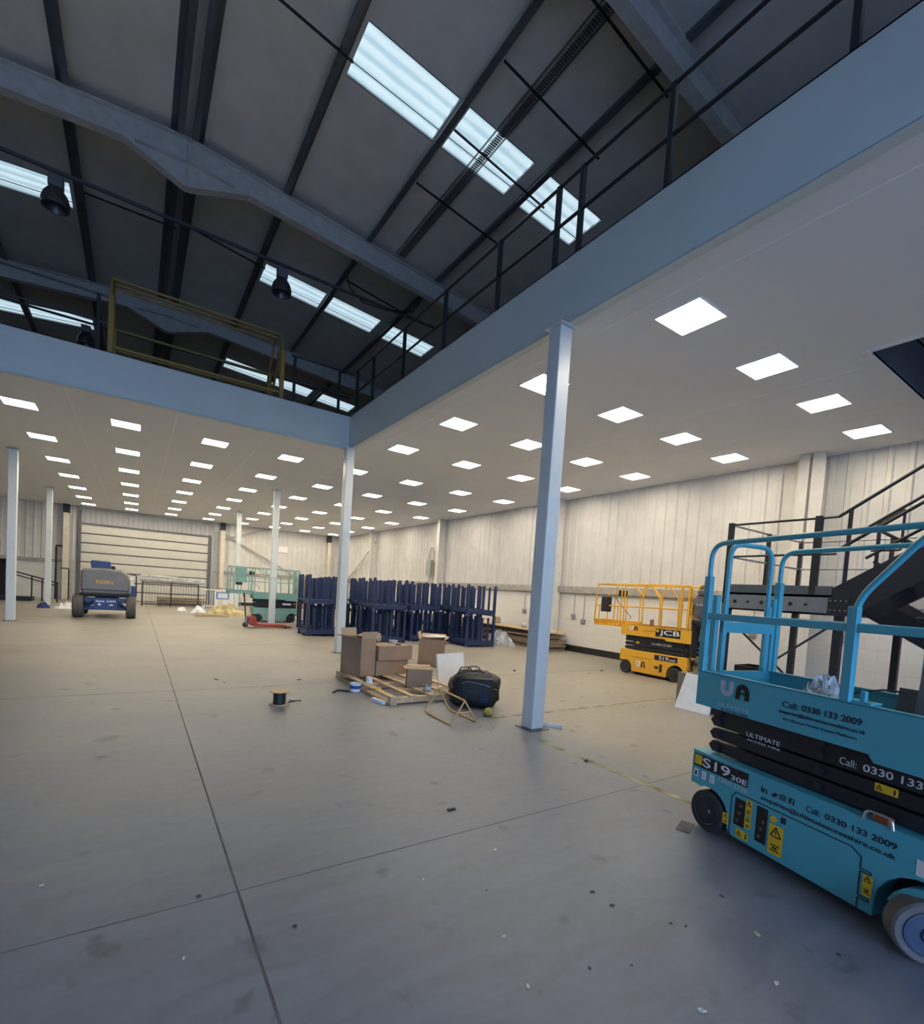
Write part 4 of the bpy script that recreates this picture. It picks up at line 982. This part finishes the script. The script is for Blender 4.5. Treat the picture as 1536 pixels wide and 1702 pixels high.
# ------------------------------------------------------------------ person
def skin_body(name, chain, m, parent, radii, sub=2):
    me = bpy.data.meshes.new(name); vs = list(chain['v']); me.from_pydata(vs, chain['e'], []); me.update()
    o = bpy.data.objects.new(name, me); COL.objects.link(o); o.parent = parent; me.materials.append(m)
    md = o.modifiers.new('skin', 'SKIN'); md.use_smooth_shade = True
    for i, r_ in enumerate(radii): me.skin_vertices[0].data[i].radius = (r_[0], r_[1]) if isinstance(r_, tuple) else (r_, r_)
    me.skin_vertices[0].data[0].use_root = True
    s = o.modifiers.new('sub', 'SUBSURF'); s.levels = sub; s.render_levels = sub
    return o
P = thing('person', 'person in grey hoodie and black trousers bending over the yellow lift end', 'person', (10.50,6.06,.50), R(-58)); P.scale = (1.04,1.04,1.04)
# local: faces +y ; feet at z=0
V = [(0,0,.93),(0,-.01,1.15),(0,.03,1.38),(0,.14,1.46),(0,.24,1.50),(0,.31,1.57),
     (-.10,0,.88),(-.11,.02,.48),(-.11,-.01,.07),(-.11,.12,.03),
     (.10,0,.88),(.11,.02,.48),(.11,-.01,.07),(.11,.12,.03),
     (-.19,.06,1.40),(-.25,.16,1.14),(-.20,.38,1.04),(-.18,.45,1.02),
     (.19,.06,1.40),(.25,.16,1.14),(.20,.38,1.04),(.18,.45,1.02)]
E_ = [(0,1),(1,2),(2,3),(3,4),(4,5),(0,6),(6,7),(7,8),(8,9),(0,10),(10,11),(11,12),(12,13),(2,14),(14,15),(15,16),(16,17),(2,18),(18,19),(19,20),(20,21)]
RD = [(.14,.10),(.13,.09),(.13,.09),.055,.075,.08,.085,.06,.042,.035,.085,.06,.042,.035,.055,.042,.033,.03,.055,.042,.033,.03]
# fingers
def hand(V, E_, RD, base, sx):
    bx, by, bz = V[base]
    for i, (dx, ln) in enumerate(((-.028,.07),(-.009,.08),(.010,.075),(.028,.06))):
        n0 = len(V); V.append((bx+dx,by+.035,bz)); V.append((bx+dx,by+.035+ln*.5,bz-.01)); V.append((bx+dx,by+.03+ln*.8,bz-.04))
        E_ += [(base,n0),(n0,n0+1),(n0+1,n0+2)]; RD += [.010,.009,.008]
    n0 = len(V); V.append((bx-sx*.03,by+.0,bz+.01)); V.append((bx-sx*.055,by+.035,bz)); E_ += [(base,n0),(n0,n0+1)]; RD += [.012,.010]
hand(V, E_, RD, 17, -1); hand(V, E_, RD, 21, 1)
body = skin_body('body', {'v': V, 'e': E_}, SKIN, P, RD)
# face details
G().cyl((0,.385,1.535),(0,.405,1.51), .012,.018, n=8).build('nose', SKIN, P, smooth=True)
Vh = [(0,0,.90),(0,-.02,1.15),(0,.02,1.36),(0,.07,1.47),(-.19,.06,1.39),(-.25,.15,1.14),(-.205,.35,1.045),(.19,.06,1.39),(.25,.15,1.14),(.205,.35,1.045)]
skin_body('hoodie', {'v': Vh, 'e': [(0,1),(1,2),(2,3),(2,4),(4,5),(5,6),(2,7),(7,8),(8,9)]}, HOODIE, P, [(.185,.14),(.19,.15),(.19,.135),(.12,.10),.08,.07,.05,.08,.07,.05])
blob(.13,.10,.085, sq=.9, seed=4, amp=.07).build('hood', HOODIE, P, smooth=True, loc=(0,.02,1.44))
blob(.095,.11,.11, sq=1, seed=6, amp=.02).build('hair', HAIR, P, smooth=True, loc=(0,.29,1.48))
Vt = [(0,0,.93),(-.10,0,.86),(-.11,.02,.48),(-.11,-.01,.10),(.10,0,.86),(.11,.02,.48),(.11,-.01,.10)]
skin_body('trousers', {'v': Vt, 'e': [(0,1),(1,2),(2,3),(0,4),(4,5),(5,6)]}, TROUS, P, [(.17,.12),.11,.085,.07,.11,.085,.07])
for sx in (-1, 1): blob(.05,.13,.045, sq=.8, seed=3, amp=.02).build('shoe', BLACK, P, smooth=True, loc=(sx*.11,.06,0))
letters('HIRE', -.13, .13, 1.24, 1.30, PALE, P, name='back_print', y=-.172)
# ------------------------------------------------------------------ far end clutter
t = thing('crowd_barrier', 'dark metal crowd barrier in front of the far roller door', 'barrier', (.3,30.6,0))
g = G()
for z_ in (.12,1.25): g.tube([(0,0,z_),(2.6,0,z_)], .025, 8)
g.build('rail', RAILM, t)
for x in (0,1.3,2.6): G().tube([(x,0,0),(x,0,1.3)], .03, 8).build('post', RAILM, t)
g = G()
for i in range(20): g.tube([(.13*i+.05,0,.12),(.13*i+.05,0,1.25)], .008, 5)
g.build('bars', RAILM, t)
t = thing('white_barrier', 'pale pedestrian barrier with a blue sign by the far door corner', 'barrier', (3.0,29.9,0))
g = G()
for z_ in (.15,1.05): g.tube([(0,0,z_),(1.9,0,z_)], .025, 8)
for i in range(16): g.tube([(.12*i+.04,0,.15),(.12*i+.04,0,1.05)], .012, 5)
g.build('barrier_frame', LABW, t)
for x in (.1,1.8): G().box(x-.03,x+.03,-.25,.25,0,.15).build('foot', LABW, t)
sg = G().box(.70,1.35,-.05,-.03,.55,.95).build('sign', mat('sign_blue', (0.10,0.25,0.6), .5), t, bevel=.005)
G().box(.78,1.27,-.055,-.05,.62,.88).build('sign_face', LABW, sg)
t = thing('pallet_stack', 'brown timber pallets stacked low behind the dark barrier', 'pallet stack', (1.0,31.2,0))
for i in range(3): G().box(0,2.4,0,1,.02+i*.17,.12+i*.17).build('pallet', WOODD, t)
g = G()
for dz, r_ in ((0,.11),(.16,.09),(.08,.07)):
    g.tube([(.2,30.6,1.42+dz+.0),(1.2,30.6,1.40+dz),(2.4,30.6,1.39+dz*.6),(3.2,30.6,1.37+dz*.5)], r_, 8)
o = g.build('sheeting_roll', PLAST, smooth=True); tag(o, 'long pale rolls of plastic sheeting sloping down beside the boom lift', 'sheeting roll')
t = thing('stair_handrail', 'dark handrail of low steps by the far left wall', 'handrail', (-5.2,31.8,0))
G().tube([(0,0,1.5),(2.0,-.6,.95)], .03, 8).tube([(0,0,1.35),(2.0,-.6,.8)], .025, 8).build('handrail', RAILM, t)
for x, z_ in ((0,1.55),(1.0,1.25),(1.4,1.1),(2.0,1.0)): G().tube([(x,-.3*x,0),(x,-.3*x,z_)], .03, 8).build('post', RAILM, t)
G().box(-.4,1.0,-.4,.6,0,.2).build('step', LABK, t)
t = thing('pipe_guard', 'tall dark pipe guard frame beside the far column', 'guard frame', (-3.6,34.3,0))
G().tube(rnd_path([(0,0,0),(0,0,2.9),(.25,0,2.9)], .05, 3), .05, 8).tube(rnd_path([(.55,0,0),(.55,0,1.7),(.2,0,1.7)], .05, 3), .03, 8).build('pipe', BLACK, t)
crumple('rubble_heap', mat('insulation_yellow', (0.55,0.46,0.24), .9, var=.4, scale=3), .75, .5, .42, (3.6,25.3,.0), 'heap of torn yellow insulation and packaging on the far floor', 'rubble', 21, n=11)
tag(G().box(-.9,.4,-.3,.3,0,.05).box(-.8,.3,-.25,.2,.05,.09).build('waste_board', CARDI, loc=(3.1,24.1,0)), 'flat pale boards lying in front of the far rubble heap', 'board')
crumple('rubble_bag', WHITE, .3, .25, .25, (2.5,26.0,.02), 'white sack lying on the left of the far rubble heap', 'sack', 22, n=8)
crumple('blue_waste', mat('waste_blue', (0.03,0.05,0.2), .7), .22, .16, .2, (-3.15,26.5,0), 'blue bag at the foot of the slim far column', 'bag', 23, n=8)
crumple('white_waste', WHITE, .36, .2, .24, (-2.4,26.6,0), 'crumpled white wrapping beside the blue bag at the far column', 'wrapping', 24, n=9)
crumple('paper_scrap', WHITE, .2, .15, .22, (1.9,27.4,0), 'small white scrap on the floor before the far barriers', 'paper', 25, n=6)
tag(G().box(0,.9,0,.05,0,1.9).build('brown_board', CARD, loc=(6.5,24.4,0)), 'brown board standing behind the far teal lift and the stillages', 'board')
tag(G().box(0,.5,0,.4,0,.5).build('white_carton', DOORM, loc=(6.3,23.2,0)), 'pale carton on the floor right of the far teal lift', 'box')
tag(G().box(-.3,.3,-.05,0,0,.4).build('emergency_light', WHITE, loc=(8.35,BY-.05,3.75)), 'small white emergency light box on the far wall cladding', 'emergency light')
t = thing('pipe_run', 'thin brown pipes running down the far wall right of the roller door', 'pipe', (5.0,BY-.15,0))
G().tube(rnd_path([(0,0,2.0),(0,0,.9),(1.6,0,.75),(2.5,0,.75)], .08, 3), .03, 6).tube([(.3,0,2.0),(.3,0,.9)], .03, 6).tube(rnd_path([(-1.0,-.3,1.1),(.6,-.3,1.05),(.7,-.3,0)], .08, 3), .03, 6).build('pipe', LEDGE, t)
tag(G().box(-.9,.5,-.06,0,0,.95).build('grey_hoarding', LABW, loc=(5.1,BY-.35,0)), 'low pale slatted hoarding by the far door jamb', 'hoarding')
# ------------------------------------------------------------------ floor debris
def flake(px, py, s_, m, name, label, cat, group, seed):
    rr_ = random.Random(seed); n = 7; pts = []; s_ *= .75 if m.name.startswith('dark') else 1
    for i in range(n): an = 2*PI*i/n; rad = s_*rr_.uniform(.5,1.1); pts.append((rad*math.cos(an), rad*.6*math.sin(an)))
    g = G(); vs = [(x, y, .003+rr_.random()*.3*s_) for x, y in pts] + [(0,0,.35*s_)] + [(x*.9, y*.9, .001) for x, y in pts]
    fs = [(i, (i+1) % n, n) for i in range(n)] + [(i, n+1+i, n+1+(i+1) % n, (i+1) % n) for i in range(n)] + [tuple(range(2*n, n, -1))]
    g.add(vs, fs); o = g.build(name, m); o.rotation_euler = (0,0,rr_.uniform(0,6)); o.location = (px,py,0)
    return tag(o, label, cat, group)
LEAFW = mat('pale_flake', (0.55,0.52,0.44), .8); LEAFG = mat('green_flake', (0.30,0.36,0.18), .8); DARKF = mat('dark_flake', (0.05,0.045,0.04), .8)
PL_ = ['near the cross joint right of the long joint','in the middle of the lower foreground','close to the long floor joint at lower left','just below the black strip area','low in the centre of the foreground','lower right, left of the lift shadow','at the far left edge of the foreground']
for i, (x, y, s_) in enumerate(((2.081,2.512,.022),(1.605,1.818,.016),(.228,2.41,.014),(1.477,2.435,.016),(1.496,1.514,.02),(2.541,.952,.018),(-.376,3.345,.016))):
    flake(x, y, s_, LEAFW, 'paper_flake', 'tiny pale flake on the floor ' + PL_[i], 'litter', 'pale flakes on the foreground floor', i)
flake(2.073, 1.047, .03, LEAFW, 'paper_flake', 'largest pale curled flake at the bottom edge of the floor', 'litter', None, 31)
flake(2.824, 1.164, .026, LEAFG, 'dry_leaf', 'pale green leaf on the floor left of the teal lift wheel', 'leaf', None, 32)
DL_ = [ORD[k_] for k_ in (2,4,5,9,8,10,3,6,0,7,1)]
for i, (x, y, s_) in enumerate(((1.755,2.175,.014),(2.314,1.861,.024),(2.319,1.719,.02),(2.999,1.453,.02),(2.535,1.401,.016),(3.051,.875,.018),(1.829,1.453,.014),(2.025,1.365,.013),(.329,2.866,.022),(2.482,1.457,.014),(.712,2.387,.02))):
    flake(x, y, s_, DARKF, 'dark_flake', 'tiny dark flake of dirt on the foreground concrete, %s from the left' % DL_[i], 'litter', 'dark flakes on the foreground floor', 50+i)
tag(G().box(-.035,.035,-.01,.01,0,.012).build('black_strip', LABK, loc=(2.141,3.164,0)), 'short black strip lying alone on the foreground floor by the joints', 'litter')
for i, (x, y, s_) in enumerate(((1.184,9.085,.05),(1.264,8.793,.03),(7.438,8.732,.09),(9.9,8.233,.08),(2.473,8.773,.05),(4.121,3.534,.06))):
    flake(x, y, s_, DARKF if i % 3 else WOODD, 'debris_chip', 'dark chip of debris on the mid floor, %s by distance from the left' % ORD[i], 'litter', 'dark chips on the middle of the floor', 80+i)
for i, (x, y, s_) in enumerate(((3.78,5.05,.035),(3.95,4.98,.03),(4.5,5.45,.04))):
    flake(x, y, s_, LEAFW, 'paper_scrap', ('left','middle','far right')[i] + ' pale crumb of litter between the wire stand and the near column', 'litter', 'pale crumbs near the wire stand', 90+i)
tag(G().box(-.10,.10,-.05,.05,0,.006).build('metal_plate', TYREG, loc=(3.66,2.10,0)), 'thin metal plate under the far wheel of the teal lift', 'plate').rotation_euler = (0,0,R(20))
